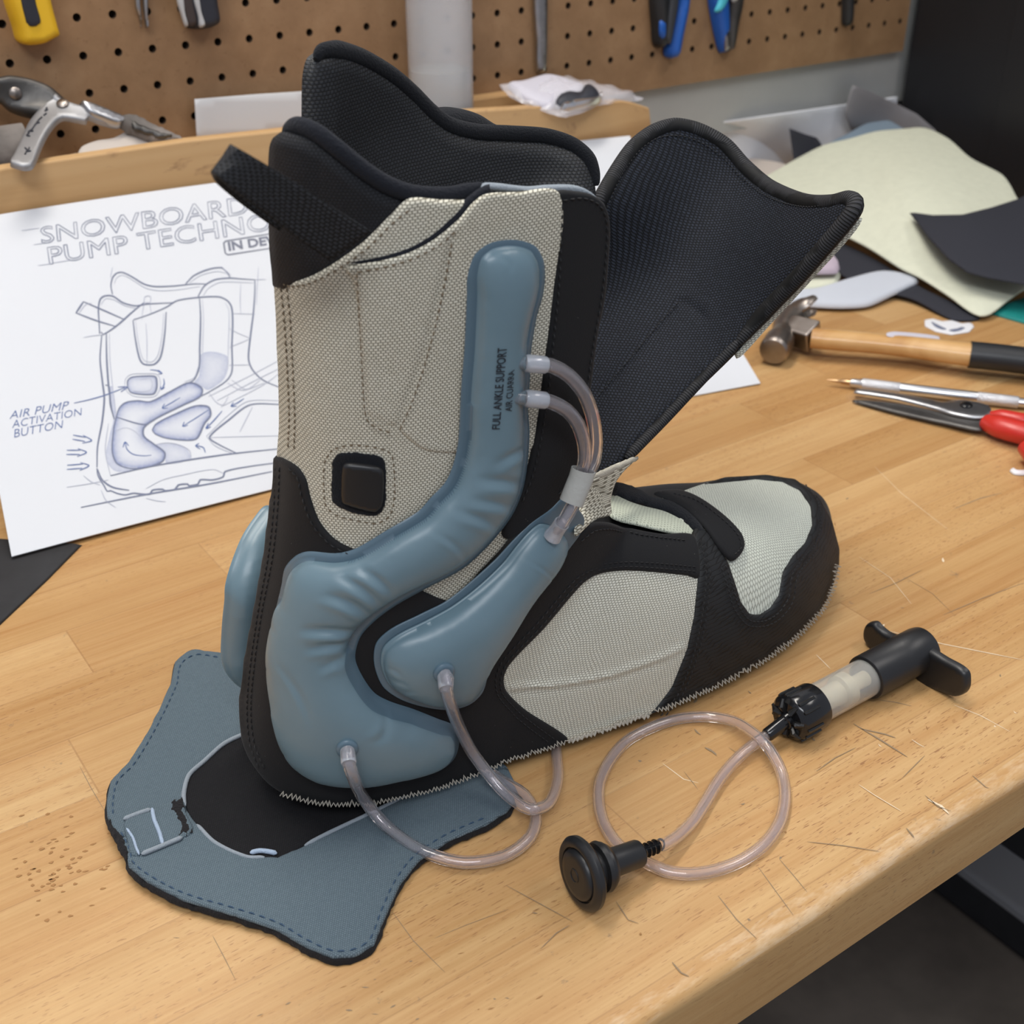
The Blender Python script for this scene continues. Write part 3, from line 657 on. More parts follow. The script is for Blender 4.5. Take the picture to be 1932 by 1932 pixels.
main = Cb([(540, 650), (532, 610), (540, 570), (560, 548), (590, 545), (640, 570), (690, 600), (740, 612), (830, 610), (930, 600), (985, 600)],
 [(890, 600), (930, 560), (1000, 530), (1060, 522), (1085, 540), (1105, 572)], [(950, 660), (980, 610), (1030, 580), (1100, 572), (1160, 576), (1222, 580)],
 [(1222, 580), (1222, 640), (1215, 740), (1200, 860), (1192, 960), (1210, 1010), (1260, 1060), (1350, 1100)],
 [(478, 840), (475, 780), (472, 720), (480, 675), (500, 658), (540, 658), (590, 690), (650, 705), (700, 697), (830, 690)],
 [(485, 830), (495, 842), (560, 800), (640, 730), (690, 690)], [(640, 772), (720, 745), (800, 710), (850, 680), (950, 665), (1050, 662), (1090, 680), (1110, 710), (1116, 780), (1112, 900), (1112, 1020), (1085, 1065), (1000, 1120), (960, 1140)],
 [(957, 670), (962, 760), (958, 900), (955, 1000), (930, 1060), (890, 1080)], [(488, 845), (480, 960), (490, 1060), (500, 1150), (490, 1260), (468, 1380), (465, 1480)],
 [(510, 840), (512, 960), (520, 1080), (535, 1200), (548, 1250)], [(468, 1490), (490, 1540), (540, 1575), (620, 1590)], [(530, 1520), (700, 1480), (900, 1445), (1110, 1415), (1345, 1390)],
 [(465, 1485), (470, 1520), (500, 1570), (515, 1595), (530, 1592), (560, 1604), (600, 1612), (640, 1604), (680, 1608), (720, 1608), (730, 1590), (780, 1585), (790, 1592), (840, 1585), (855, 1565), (900, 1560), (905, 1568), (950, 1560), (960, 1540), (1020, 1540), (1070, 1525), (1080, 1500), (1200, 1475), (1350, 1455)],
 [(545, 1290), (570, 1200), (600, 1170), (660, 1160), (720, 1165), (810, 1120), (900, 1075), (940, 1080), (970, 1105), (960, 1140), (880, 1180), (740, 1250), (690, 1290), (690, 1330), (740, 1370), (790, 1410), (780, 1450), (700, 1480), (620, 1485), (560, 1460), (538, 1400), (545, 1290)],
 [(730, 1300), (750, 1270), (850, 1220), (940, 1185), (1000, 1190), (1010, 1230), (980, 1270), (945, 1340), (900, 1350), (800, 1340), (745, 1320), (730, 1300)],
 [(612, 1095), (612, 1065), (630, 1048), (700, 1042), (745, 1045), (752, 1070), (750, 1105), (735, 1128), (660, 1128), (625, 1118), (612, 1095)],
 [(1350, 1178), (1200, 1180), (1100, 1250), (1005, 1335), (1040, 1365), (1140, 1415)], [(505, 1085), (522, 1090), (530, 1180), (545, 1240)], [(638, 775), (650, 870), (670, 960), (690, 985), (740, 985), (770, 950), (790, 840), (797, 735)],
 [(365, 738), (400, 685)], [(400, 685), (500, 728), (600, 772)], [(362, 738), (460, 775), (552, 803)], [(560, 1240), (690, 1275), (745, 1250)], [(388, 1672), (700, 1610), (1000, 1560), (1305, 1500)])
thin = Cb([(548, 600), (560, 570), (590, 558), (650, 590), (700, 620), (760, 632), (850, 628), (960, 612)], [(910, 595), (960, 560), (1040, 540), (1085, 550)], [(975, 655), (1000, 620), (1060, 592), (1215, 595)],
 [(1155, 600), (1152, 680), (1155, 740)], [(1112, 742), (1225, 745)], [(1100, 815), (1150, 840), (1200, 860)], [(1100, 905), (1195, 865)], [(1100, 990), (1205, 988)], [(485, 700), (505, 672), (545, 675), (600, 705), (660, 718)],
 [(375, 745), (410, 700), (440, 692)], [(970, 675), (976, 760), (972, 900), (970, 1010)], [(1080, 690), (1098, 730), (1095, 900), (1092, 1010)], [(650, 775), (662, 870), (682, 955), (700, 972), (732, 972), (758, 940), (778, 840), (785, 742)],
 [(700, 790), (705, 880), (705, 985)], [(680, 770), (685, 725), (690, 700), (695, 662), (722, 660), (720, 700), (725, 740)], [(690, 690), (722, 690)], [(525, 840), (527, 960), (540, 1090), (558, 1230)], [(520, 1270), (505, 1400), (530, 1520)],
 [(600, 1095), (600, 1060), (625, 1035), (700, 1030), (755, 1035), (768, 1070), (764, 1110), (740, 1140), (650, 1140), (612, 1120), (600, 1095)], [(670, 1060), (720, 1055), (730, 1075), (725, 1105), (690, 1118), (640, 1115)],
 [(740, 1372), (800, 1362), (860, 1372), (910, 1400), (918, 1440)], [(1005, 1337), (1180, 1332), (1355, 1328)], [(990, 1330), (1100, 1225), (1190, 1163), (1350, 1160)], [(990, 1330), (1030, 1375), (1120, 1415)], [(1150, 1310), (1185, 1240), (1210, 1190)],
 [(700, 1582), (780, 1540), (860, 1520), (1020, 1490), (1075, 1510)], [(320, 1575), (420, 1560), (520, 1540)], [(485, 1590), (510, 1640), (555, 1672)], [(400, 1520), (440, 1550), (480, 1565)], [(700, 1628), (750, 1640), (795, 1645)],
 [(1000, 1140), (1200, 1040), (1350, 960)], [(1040, 1160), (1230, 1060), (1350, 1000)], [(1060, 1190), (1270, 1080), (1350, 1020)], [(1090, 1075), (1160, 1110), (1268, 1075)], [(1110, 1060), (1180, 1105), (1250, 1060)],
 [(400, 857), (450, 848), (500, 845)], [(1240, 520), (1232, 640), (1230, 700)], [(1225, 580), (1275, 578)], [(540, 520), (530, 570)], [(1060, 515), (1110, 560)], [(1000, 1120), (1040, 1170), (1070, 1180), (1095, 1140)], [(885, 1070), (930, 1050), (950, 1000)],
 [(550, 1310), (600, 1290), (650, 1310), (700, 1370)], [(104, 344), (190, 332)], [(160, 412), (230, 402)], [(183, 512), (250, 502)], [(250, 500), (340, 486)])
thin += [[(x, y) for x, y in l] for l in ([(1118, 330), (1124, 338), (1131, 343)], [(1122, 345), (1130, 352), (1134, 360)])]
arr = []
for x, y, e in ((350, 1325, 90), (320, 1398, 95), (322, 1470, 105)):
    sl = .18 if y == 1325 else -.0 if y == 1398 else -.08
    arr += Cb([(x, y), (x+e-30, y+(e-30)*sl)], [(x-2, y+20), (x+e-32, y+20+(e-32)*sl)], [(x+e-42, y-8+(e-40)*sl), (x+e, y+10+e*sl), (x+e-45, y+30+(e-40)*sl)])
arr += Cb([(355, 1172), (430, 1155), (500, 1135), (600, 1097)], [(565, 1095), (610, 1095), (580, 1118)], [(865, 1145), (820, 1172), (780, 1195)], [(790, 1175), (778, 1197), (805, 1195)], [(1000, 1205), (930, 1250), (878, 1282)], [(885, 1262), (876, 1284), (902, 1278)],
 [(1170, 1150), (1140, 1170), (1110, 1185)], [(1120, 1168), (1108, 1187), (1135, 1186)], [(1065, 1210), (1030, 1250), (990, 1292)], [(1000, 1268), (988, 1294), (1012, 1285)], [(720, 1012), (750, 1015), (775, 1028)], [(758, 1012), (777, 1030), (760, 1032)],
 [(785, 1055), (788, 1080), (775, 1105)], [(770, 1090), (773, 1107), (790, 1095)], [(600, 1360), (610, 1395), (640, 1418), (690, 1425), (725, 1422)], [(590, 1385), (600, 1358), (617, 1378)], [(940, 1375), (975, 1385), (985, 1410)], [(955, 1365), (938, 1376), (960, 1392)])
draw('drawing_line', main, .00105, M['pencil']); draw('construction_line', thin, .0005, M['pencil_light']); draw('arrow', arr, .0007, M['ink_blue'])
def ink(k0, k1, L): return lambda X, d: k0+k1*np.exp(-d/L)
def shade(pl, k0, k1, L): patch('pencil_shading', Cb(pl)[0], GPAP, M['shade'], sheet, off=.00008, th=.0001, rnd=1e-5, step=5, ink=ink(k0, k1, L), smooth_t=0)
shade([(545, 1290), (570, 1200), (600, 1172), (660, 1162), (720, 1167), (810, 1122), (900, 1077), (940, 1082), (968, 1105), (958, 1140), (880, 1180), (740, 1250), (690, 1290), (690, 1330), (740, 1370), (788, 1410), (778, 1450), (700, 1478), (620, 1483), (560, 1458), (540, 1400)], .02, .75, 9)
shade([(732, 1300), (750, 1272), (850, 1222), (940, 1187), (1000, 1192), (1008, 1230), (980, 1270), (944, 1338), (900, 1348), (800, 1338), (745, 1318)], .04, .7, 8)
shade([(962, 940), (1000, 925), (1050, 930), (1092, 950), (1092, 1010), (1070, 1060), (1000, 1108), (970, 1095), (930, 1075), (955, 1040)], .10, .32, 14)
shade([(614, 1095), (614, 1065), (632, 1050), (700, 1044), (744, 1047), (750, 1072), (748, 1104), (733, 1126), (660, 1126), (627, 1116)], .08, .45, 6)
shade([(745, 1375), (800, 1366), (860, 1374), (905, 1402), (912, 1440), (800, 1462), (790, 1410)], .05, .35, 12)
shade([(522, 1090), (530, 1180), (545, 1240), (525, 1330), (508, 1440), (560, 1500), (720, 1476), (560, 1462), (538, 1400), (545, 1290), (556, 1235), (540, 1090)], .14, .25, 10)
def textmesh(s, shear=0.0, offset=0.0, fill=True):
    c = bpy.data.curves.new('t', 'FONT'); c.body = s; c.size = 1; c.shear = shear; c.offset = offset; c.fill_mode = 'BOTH' if fill else 'NONE'; c.resolution_u = 3
    o = bpy.data.objects.new('t', c); COL.objects.link(o); dg = bpy.context.evaluated_depsgraph_get(); me = bpy.data.meshes.new_from_object(o.evaluated_get(dg))
    V = np.array([v.co[:] for v in me.vertices])[:, :2]; F = [tuple(p.vertices) for p in me.polygons]; E = [tuple(e.vertices) for e in me.edges]
    bpy.data.objects.remove(o); bpy.data.meshes.remove(me); bpy.data.curves.remove(c)
    x0, x1 = V[:, 0].min(), V[:, 0].max(); V[:, 0] = (V[:, 0]-x0)/(x1-x0); y0, y1 = V[:, 1].min(), V[:, 1].max(); V[:, 1] = (V[:, 1]-y0)/(y1-y0); return V, F, E
def quad(V, bl, br, tl, tr):
    bl, br, tl, tr = map(np.array, (bl, br, tl, tr)); s, t = V[:, :1], V[:, 1:]; return bl*(1-s)*(1-t)+br*s*(1-t)+tl*(1-s)*t+tr*s*t
def outline_text(s, bl, br, tl, tr, off):
    V, F, E = textmesh(s, 0, off, False); X = quad(V, bl, br, tl, tr); nb = {}
    for a, b in E: nb.setdefault(a, []).append(b); nb.setdefault(b, []).append(a)
    seen = set(); L = []
    for a in nb:
        if a in seen: continue
        c = [a]; seen.add(a)
        while True:
            nx = [q for q in nb[c[-1]] if q not in seen]
            if not nx: break
            c.append(nx[0]); seen.add(nx[0])
        c.append(a); L.append([tuple(X[i]) for i in c])
    return L
T1 = outline_text('SNOWBOARD', (79, 460), (470, 403), (76, 429), (466, 370), .035)+outline_text('PUMP TECHNO', (94, 499), (514, 434), (89, 467), (509, 401), .035)
draw('title_lettering', T1, .0006, M['pencil'], curve=False)
def flat_text(name, items, guide, mat, parent, off, nrm=None):
    parts = []
    for s, q, sh, of in items:
        V, F, E = textmesh(s, sh, of); X = quad(V, *q); P, N = surf_raw(guide, X, off, nrm); parts.append((P, F))
    V, F = join(parts); return mk(name, V, F, mat, parent, smooth=False)
def surf_raw(guide, X, off, nrm=None):
    t = guide.hit(X[:, 0], X[:, 1]); P = at(X[:, 0], X[:, 1], t)
    N = np.tile(nrm, (len(P), 1)) if nrm is not None else -rays(X[:, 0], X[:, 1])/np.linalg.norm(rays(X[:, 0], X[:, 1]), axis=1)[:, None]
    return P+N*off, N
flat_text('handwritten_note', [('AIR PUMP', ((18, 791), (130, 772), (17, 777), (130, 757)), .25, -.012), ('ACTIVATION', ((23, 808), (157, 783), (21, 794), (154, 770)), .25, -.012), ('BUTTON', ((27, 826), (121, 807), (24, 811), (119, 793)), .25, -.012)], GPAP, M['ink_blue'], sheet, .0003, nn)
flat_text('stamp', [('IN DEV', ((432, 474), (522, 460), (429, 457), (519, 444)), 0, .03)], GPAP, M['stamp'], sheet, .0003, nn)
draw('stamp_frame', [[(530, 438), (426, 455), (422, 459), (425, 478), (430, 481), (534, 465)]], .0010, M['stamp'], curve=False)
# white paper propped against the pegboard behind the rack
patch('paper_note', [(367, 187), (480, 178), (640, 168), (655, 215), (650, 232), (371, 262)], GP((0, YW-.012, 0), (0, -1, .02)), M['paper_plain'], None, th=.0006, rnd=.0003, step=14, curve=False)
tag(bpy.data.objects['paper_note'], 'blank white paper propped against the pegboard behind the rack', 'paper')
# black sheet under the paper's corner
tag(patch('rubber_sheet', [(-90, 1022), (0, 1019), (60, 1024), (155, 1029), (90, 1095), (0, 1180), (-60, 1240), (-160, 1200)], GP((0, 0, .0001), (0, 0, 1)), M['mat_black'], th=.0016, rnd=.0005, step=14, curve=False), 'black flat sheet at the left edge under the drawing corner', 'sheet')
# ---------------------------------------------------------------- boot liner
ZL = [(.335, .1705), (.30, .1669), (.27, .1663), (.24, .1675), (.21, .1684), (.18, .1686), (.15, .1665), (.12, .1619), (.09, .156), (.06, .1504), (.03, .1474), (.012, .1495), (.006, .153)]
def sec(z, xr, n=96, ins=0.0, th=None):
    f = min(max(z/.3, 0), 1); yl = .366-.012*f+ins; ym = .468-.016*f-ins; sh = .30*f; e = .8; xf = .345-ins; xr = xr+ins
    th = np.linspace(0, 2*math.pi, n, endpoint=False) if th is None else th
    c, s = np.cos(th), np.sin(th); x = (xr+xf)/2-(xf-xr)/2*np.sign(c)*abs(c)**e; y = (yl+ym)/2-(ym-yl)/2*np.sign(s)*abs(s)**e
    return np.c_[x+sh*(y-yl), y, np.full(len(th), z)]
def loft(rows, closed=True, cap=True):
    n = len(rows[0]); V = np.vstack(rows); F = []
    for i in range(len(rows)-1):
        for k in range(n if closed else n-1): F.append((i*n+k, i*n+(k+1) % n, (i+1)*n+(k+1) % n, (i+1)*n+k))
    if cap: F.append(tuple(reversed(range(n)))); F.append(tuple((len(rows)-1)*n+k for k in range(n)))
    return V, F
def dens(Z, n):
    Z = np.array(Z)[::-1]; z = np.linspace(Z[0, 0], Z[-1, 0], n); return [(a, np.interp(a, Z[:, 0], Z[:, 1])) for a in z]
S_guide = loft([sec(z, x) for z, x in dens(ZL, 40)])
FX = [.18, .22, .26, .30, .34, .38, .42, .45, .48, .505, .525, .538, .545]
FL = [.384, .371, .3635, .3565, .3505, .3492, .3515, .3585, .3705, .386, .404, .420, .434]
FM = [.462, .465, .462, .460, .461, .465, .472, .472, .471, .468, .462, .455, .447]
FZ = [.09, .115, .124, .121, .106, .0875, .0745, .0645, .0575, .0505, .041, .030, .017]
def foot(ins=0.0, n=40, z0=.0065):
    xs = np.r_[np.linspace(.18, .52, 36), np.linspace(.524, .545, 12)]; rows = []
    for x in xs:
        a, b, zt = np.interp(x, FX, FL)+ins, np.interp(x, FX, FM)-ins, np.interp(x, FX, FZ)-ins
        ph = np.linspace(0, math.pi, n); c, s = np.cos(ph), np.sin(ph)
        y = (a+b)/2-(b-a)/2*np.sign(c)*abs(c)**.62; z = z0+(zt-z0)*s**.78
        rows.append(np.c_[np.full(n, x), y, z])
    return loft(rows)
F_guide = foot(); GLF = GB(S_guide, F_guide); GF = GB(F_guide); GS = GB(S_guide)
boot = thing('boot_liner', (.32, .42, .006), 'cream and black snowboard boot liner with blue-grey air bladders standing on the bench', 'boot liner')
V, F = join([loft([sec(z, x, ins=.0035) for z, x in dens([q for q in ZL if q[0] < .091], 14)]), foot(.0032)]); mk('inner_body', V, F, M['suede'], boot, label='black inner body')
# rear and inner-side wall of the open shaft
th = np.linspace(math.radians(-128), math.radians(70), 60)
def wall_rows(ins): return [sec(z, x, ins=ins, th=th) for z, x in dens([q for q in ZL if .08 < q[0]], 22)]
A = np.array(wall_rows(.004)); B = np.array(wall_rows(.012)); tp = np.interp(np.degrees(th), [-128, -90, -40, 0, 40, 70], [.235, .245, .235, .23, .245, .25])
z0 = A[0, 0, 2]
for W in (A, B):
    for j in range(len(th)): W[:, j, 2] = z0+(W[:, j, 2]-z0)*(tp[j]-z0)/(.335-z0)
m, n = A.shape[:2]; V = np.vstack([A.reshape(-1, 3), B.reshape(-1, 3)]); N0 = m*n; F = []
for i in range(m-1):
    for j in range(n-1):
        q = (i*n+j, (i+1)*n+j, (i+1)*n+j+1, i*n+j+1); F += [q, tuple(N0+k for k in q[::-1])]
for j in range(n-1): a = (m-1)*n+j; F.append((a, N0+a, N0+a+1, a+1)); F.append((j, j+1, N0+j+1, N0+j))
for i in range(m-1): F.append((i*n, N0+i*n, N0+(i+1)*n, (i+1)*n)); a = i*n+n-1; F.append((a, a+n, N0+a+n, N0+a))
mk('shaft_lining', V, F, M['mesh_soft'], boot)
# padded collars
GM = GT([(590, 240, 'y', .430), (588, 140, 'y', .432), (610, 90, 'y', .436), (700, 110, 'y', .452), (690, 260, 'y', .450), (820, 210, 'y', .462), (850, 320, 'y', .458), (960, 245, 'y', .462), (1000, 350, 'y', .456), (1110, 290, 'y', .446), (1128, 370, 'y', .438), (1090, 430, 'y', .436), (620, 400, 'y', .43), (850, 430, 'y', .452)])
patch('outer_collar', [(800, 215), (825, 203), (850, 202), (890, 211), (920, 229), (950, 246), (960, 290), (820, 290)], GP((0, .478, 0), (0, -1, .1)), M['fleece'], boot, th=.012, rnd=.006)
patch('collar', [(589, 300), (588, 180), (590, 140), (598, 112), (615, 101), (650, 102), (690, 118), (740, 148), (780, 182), (815, 217), (850, 243), (900, 256), (960, 259), (1030, 263), (1080, 278), (1108, 300), (1122, 330), (1128, 370), (1122, 420), (1090, 450), (900, 460), (700, 450), (600, 420)], GM, M['mesh'], boot, off=-.0045, th=.008, rnd=.007, step=8, label='inner-side padded collar of black mesh')
def trim(name, pts, g, r, mat, off=0.0, flat=.8, par=None, offs=None):
    X = cr(pts, False, 5); P, N = surf(g, X, off)
    s = np.linspace(0, 1, len(P)); e = np.clip(np.minimum(s, 1-s)*14, 0, 1)**.5
    V, F, UV = sweep(P, r*(.35+.65*e), 14, flat=flat, nrm=N); return mk(name, V, F, mat, par or boot, uv=UV)
trim('collar_trim', [(598, 113), (606, 98), (622, 94), (645, 96), (690, 112), (740, 142), (780, 176), (815, 211), (850, 236), (900, 249), (960, 252), (1030, 257), (1078, 272), (1108, 296), (1121, 325), (1125, 350)], GM, .0036, M['fleece'], -.0005)
patch('collar', [(514, 505), (511, 440), (510, 340), (512, 275), (520, 252), (535, 243), (560, 247), (595, 262), (640, 295), (690, 334), (730, 358), (780, 375), (850, 378), (900, 368), (918, 360), (915, 400), (800, 470), (690, 530), (600, 575), (545, 575), (520, 550)], GS, M['mesh_soft'], boot, off=-.0095, th=.0092, rnd=.005, step=7, smooth_t=4, e1=(.8, -.6, 0), offfn=lambda X: .0050*np.clip((600-X[:, 0])/80, 0, 1)*np.clip((575-X[:, 1])/40, 0, 1), label='outer-side padded collar of dark knit')
trim('collar_trim', [(527, 262), (530, 247), (543, 239), (562, 240), (597, 256), (642, 290), (692, 328), (732, 352), (782, 369), (850, 372), (900, 362), (918, 353)], GS, .0031, M['fleece_blue'], -.0025)
# cloth panels
canvas = [(520, 505), (531, 516), (547, 525), (585, 521), (640, 490), (690, 452), (735, 407), (772, 374), (830, 376), (897, 377), (1000, 385), (1042, 390), (1045, 500), (1040, 650), (1030, 780), (1000, 900), (960, 1010), (900, 1080), (850, 1135), (790, 1125), (690, 1060), (600, 1010), (560, 930), (527, 880), (530, 800), (528, 700), (525, 600)]
patch('canvas_shell', canvas, GLF, M['canvas'], boot, th=.0022, rnd=.0018, step=7, e1=(.8, -.6, 0), label='cream woven canvas shell')
def flapoff(X): return .0018*np.clip((700-X[:, 1])/300, 0, 1)+.0006
patch('front_flap', [(655, 502), (665, 496), (720, 485), (770, 470), (815, 445), (858, 408), (885, 376), (908, 361), (960, 358), (1042, 358), (1046, 500), (1040, 650), (1025, 760), (990, 850), (900, 850), (800, 845), (745, 806), (712, 800), (692, 782), (684, 700), (676, 600), (668, 525)], GLF, M['canvas'], boot, off=.0008, th=.0016, rnd=.0012, step=7, e1=(.8, -.6, 0), offfn=flapoff,
      grooves=[([(672, 505), (684, 690), (692, 780), (745, 805)], 7, .0008), ([(845, 440), (800, 650), (748, 805)], 7, .0008)], label='cream canvas flap with sewn pocket')
patch('flap_lining', [(655, 492), (720, 478), (770, 462), (812, 437), (853, 400), (880, 370), (905, 352), (921, 346), (922, 356), (890, 388), (860, 418), (815, 452), (768, 476), (720, 492)], GLF, M['fleece_blue'], boot, off=.0008, th=.0022, rnd=.001, step=7)
patch('lining_edge', [(905, 356), (922, 347), (1000, 354), (1040, 351), (1085, 351), (1112, 359), (1133, 378), (1143, 420), (1138, 520), (1130, 560), (1125, 420), (1100, 375), (1040, 365), (960, 364)], GLF, M['fray_grey'], boot, off=-.002, th=.002, rnd=.001, step=7)
patch('front_edge_strip', [(1040, 359), (1082, 358), (1110, 365), (1130, 383), (1139, 420), (1137, 480), (1130, 560), (1118, 620), (1110, 680), (1103, 740), (1098, 800), (1090, 860), (1075, 898), (1050, 935), (1010, 975), (975, 1000), (950, 1012), (940, 1003), (950, 975), (970, 930), (990, 870), (1003, 800), (1015, 700), (1025, 600), (1032, 500), (1036, 430)], GLF, M['suede'], boot, off=.0022, th=.0022, rnd=.0014, step=7)
heel = [(529, 858), (552, 866), (572, 878), (586, 900), (594, 935), (610, 980), (640, 1015), (690, 1040), (760, 1085), (800, 1112), (850, 1128), (900, 1100), (960, 1050), (1010, 1005), (1060, 1005), (1085, 1000), (1110, 983), (1145, 984), (1180, 999), (1240, 1011), (1303, 1016), (1312, 1092), (1290, 1086), (1180, 1076), (1118, 1083), (1090, 1099), (1020, 1180), (957, 1246), (945, 1272), (950, 1298), (985, 1332), (1068, 1392), (1000, 1420), (900, 1452), (830, 1478), (760, 1495), (700, 1506), (650, 1509), (600, 1506), (560, 1498), (518, 1474), (488, 1440), (468, 1400), (460, 1350), (462, 1290), (474, 1220), (490, 1140), (506, 1050), (517, 960), (524, 900)]
patch('side_panel', [(940, 1240), (1085, 1085), (1110, 1070), (1190, 1060), (1310, 1070), (1318, 1160), (1290, 1240), (1262, 1300), (1228, 1346), (1210, 1354), (1170, 1366), (1120, 1384), (1065, 1398), (975, 1340), (935, 1300), (930, 1260)], GLF, M['canvas_fine'], boot, th=.0022, rnd=.001, step=7, rough=.8,
      grooves=[([(960, 1292), (1060, 1285), (1150, 1268), (1240, 1237), (1280, 1218)], 5, -.0012), ([(960, 1302), (1060, 1296), (1150, 1279), (1240, 1249)], 4, .0006)], label='cream mesh side panel')
patch('heel_counter', heel, GLF, M['suede'], boot, off=.0016, th=.0020, rnd=.0012, step=7, label='black suede heel and midfoot panel')
patch('toe_panel', [(1235, 950), (1265, 938), (1330, 915), (1380, 908), (1440, 905), (1490, 914), (1530, 945), (1545, 990), (1530, 1030), (1490, 1085), (1480, 1130), (1455, 1165), (1410, 1170), (1375, 1140), (1360, 1080), (1320, 1020), (1270, 975)], GF, M['canvas_toe'], boot, th=.0018, rnd=.001, step=7, e2=(0, 1, 0), smooth_t=3, label='pale toe mesh')
toe = [(1300, 1014), (1311, 1080), (1303, 1160), (1290, 1222), (1262, 1292), (1222, 1346), (1270, 1326), (1327, 1302), (1405, 1264), (1482, 1213), (1537, 1158), (1560, 1118), (1575, 1067), (1576, 1036), (1562, 985), (1540, 943), (1497, 911), (1443, 903), (1366, 908), (1290, 930), (1327, 920), (1424, 910), (1474, 915), (1506, 931), (1525, 960), (1527, 994), (1513, 1026), (1490, 1050), (1471, 1079), (1463, 1122), (1447, 1145), (1428, 1157), (1408, 1155), (1391, 1133), (1381, 1102), (1368, 1065), (1350, 1035), (1328, 1008), (1308, 998)]
patch('toe_cap', lin(toe, True, 14), GF, M['rib'], boot, off=.0012, th=.0022, rnd=.0012, step=7, label='ribbed black toe cap')
patch('throat_rim', [(1152, 919), (1177, 922), (1204, 932), (1225, 944), (1262, 952), (1300, 975), (1325, 1010), (1310, 1012), (1290, 990), (1262, 972), (1218, 957), (1190, 950), (1157, 938)], GF, M['fleece'], boot, off=.001, th=.003, rnd=.002, step=6, rough=.8)
patch('throat_panel', [(1149, 939), (1157, 936), (1185, 949), (1213, 958), (1250, 967), (1278, 980), (1297, 993), (1315, 1010), (1278, 1010), (1241, 1003), (1204, 994), (1166, 985), (1149, 975)], GF, M['throat'], boot, off=.0005, th=.0012, rnd=.001, step=6, e1=(.7, -.7, 0), e2=(.5, .5, -.7))
patch('toe_tab', [(1228, 944), (1273, 939), (1311, 952), (1358, 985), (1388, 1016), (1393, 1036), (1384, 1052), (1368, 1062), (1350, 1045), (1322, 1006), (1290, 975), (1262, 958)], GF, M['suede'], boot, off=.0036, th=.0022, rnd=.0013, step=6, smooth_t=3)
GV = GT([(1122, 894, 'y', .374), (1198, 865, 'y', .392), (1176, 885, 'y', .386), (1150, 960, 'y', .380), (1100, 970, 'y', .366), (1107, 985, 'y', .364)])
patch('throat_gusset', [(1098, 935), (1110, 905), (1122, 894), (1148, 881), (1185, 866), (1199, 863), (1190, 873), (1174, 888), (1160, 906), (1152, 926), (1149, 945), (1149, 972), (1125, 980), (1107, 992), (1085, 1012), (1083, 1000), (1092, 965)], GV, M['canvas'], boot, th=.0018, rnd=.001, step=5, e1=(.3, -.95, 0), e2=(.2, 0, .98), grooves=[([(1115, 915), (1135, 935), (1140, 960)], 6, .0012)], label='cream canvas gusset')
patch('gusset_edge', [(1118, 893), (1148, 879), (1185, 864), (1199, 861), (1196, 868), (1160, 886), (1135, 898), (1120, 902)], GV, M['fray'], boot, off=.001, th=.0012, rnd=.001, step=5, rough=.8)
# tongue folded forward
GTO = GT([(1279, 231, 'x', .450), (1615, 378, 'x', .440), (1130, 379, 'x', .388), (1254, 796, 'x', .366), (1203, 843, 'x', .348), (1100, 880, 'x', .326), (1446, 343, 'x', .468), (1400, 560, 'x', .424), (1500, 450, 'x', .437), (1260, 520, 'x', .418), (1340, 420, 'x', .446), (1100, 640, 'x', .365), (1200, 700, 'x', .372)])
tongue_out = [(1279, 236), (1320, 245), (1365, 271), (1401, 311), (1444, 349), (1489, 371), (1525, 381), (1565, 381), (1595, 373), (1609, 379), (1610, 391), (1589, 420), (1502, 520), (1430, 596), (1379, 656), (1321, 716), (1250, 792), (1200, 838), (1165, 880), (1130, 905), (1095, 880), (1085, 780), (1095, 640), (1110, 520), (1125, 420), (1135, 379), (1163, 329), (1196, 281), (1228, 254)]
tg = patch('tongue', tongue_out, GTO, M['mesh_tongue'], boot, off=-.005, th=.006, rnd=.003, step=9, e1=(.2, -.95, 0), e2=(.6, 0, .8), label='dark mesh tongue folded forward',
      grooves=[([(1130, 745), (1200, 665), (1283, 570)], 4, .0012), ([(1283, 570), (1300, 576), (1325, 595)], 8, .0015)])
patch('backing', [(1598, 396), (1582, 424), (1495, 525), (1426, 600), (1383, 650), (1372, 657), (1370, 640), (1410, 590), (1490, 500), (1580, 400)], GTO, M['canvas_fine'], tg, off=-.0095, th=.004, rnd=.001, step=8)
trim('binding', [(1120, 440), (1128, 400), (1138, 372), (1163, 327), (1196, 279), (1228, 252), (1254, 240), (1279, 236), (1320, 246), (1365, 272), (1401, 312), (1444, 349), (1489, 371), (1525, 381), (1565, 381), (1595, 374), (1608, 380), (1607, 392), (1589, 418), (1545, 470), (1502, 520), (1430, 596), (1388, 647)], GTO, .0043, M['binding'], -.0015, .9, tg)
trim('edge_piping', [(1392, 640), (1379, 656), (1321, 716), (1250, 792), (1203, 840), (1180, 864)], GTO, .0027, M['binding'], -.001, .9, tg)
stitches('stitching', [[(1132, 420), (1150, 375), (1175, 325), (1207, 284), (1240, 262), (1280, 258), (1325, 272), (1365, 300), (1400, 337), (1440, 368), (1485, 386), (1530, 393), (1568, 388)], [(1130, 750), (1190, 678), (1240, 618), (1283, 570)]], GTO, M['thread'], tg, .0012, .0016, .001)
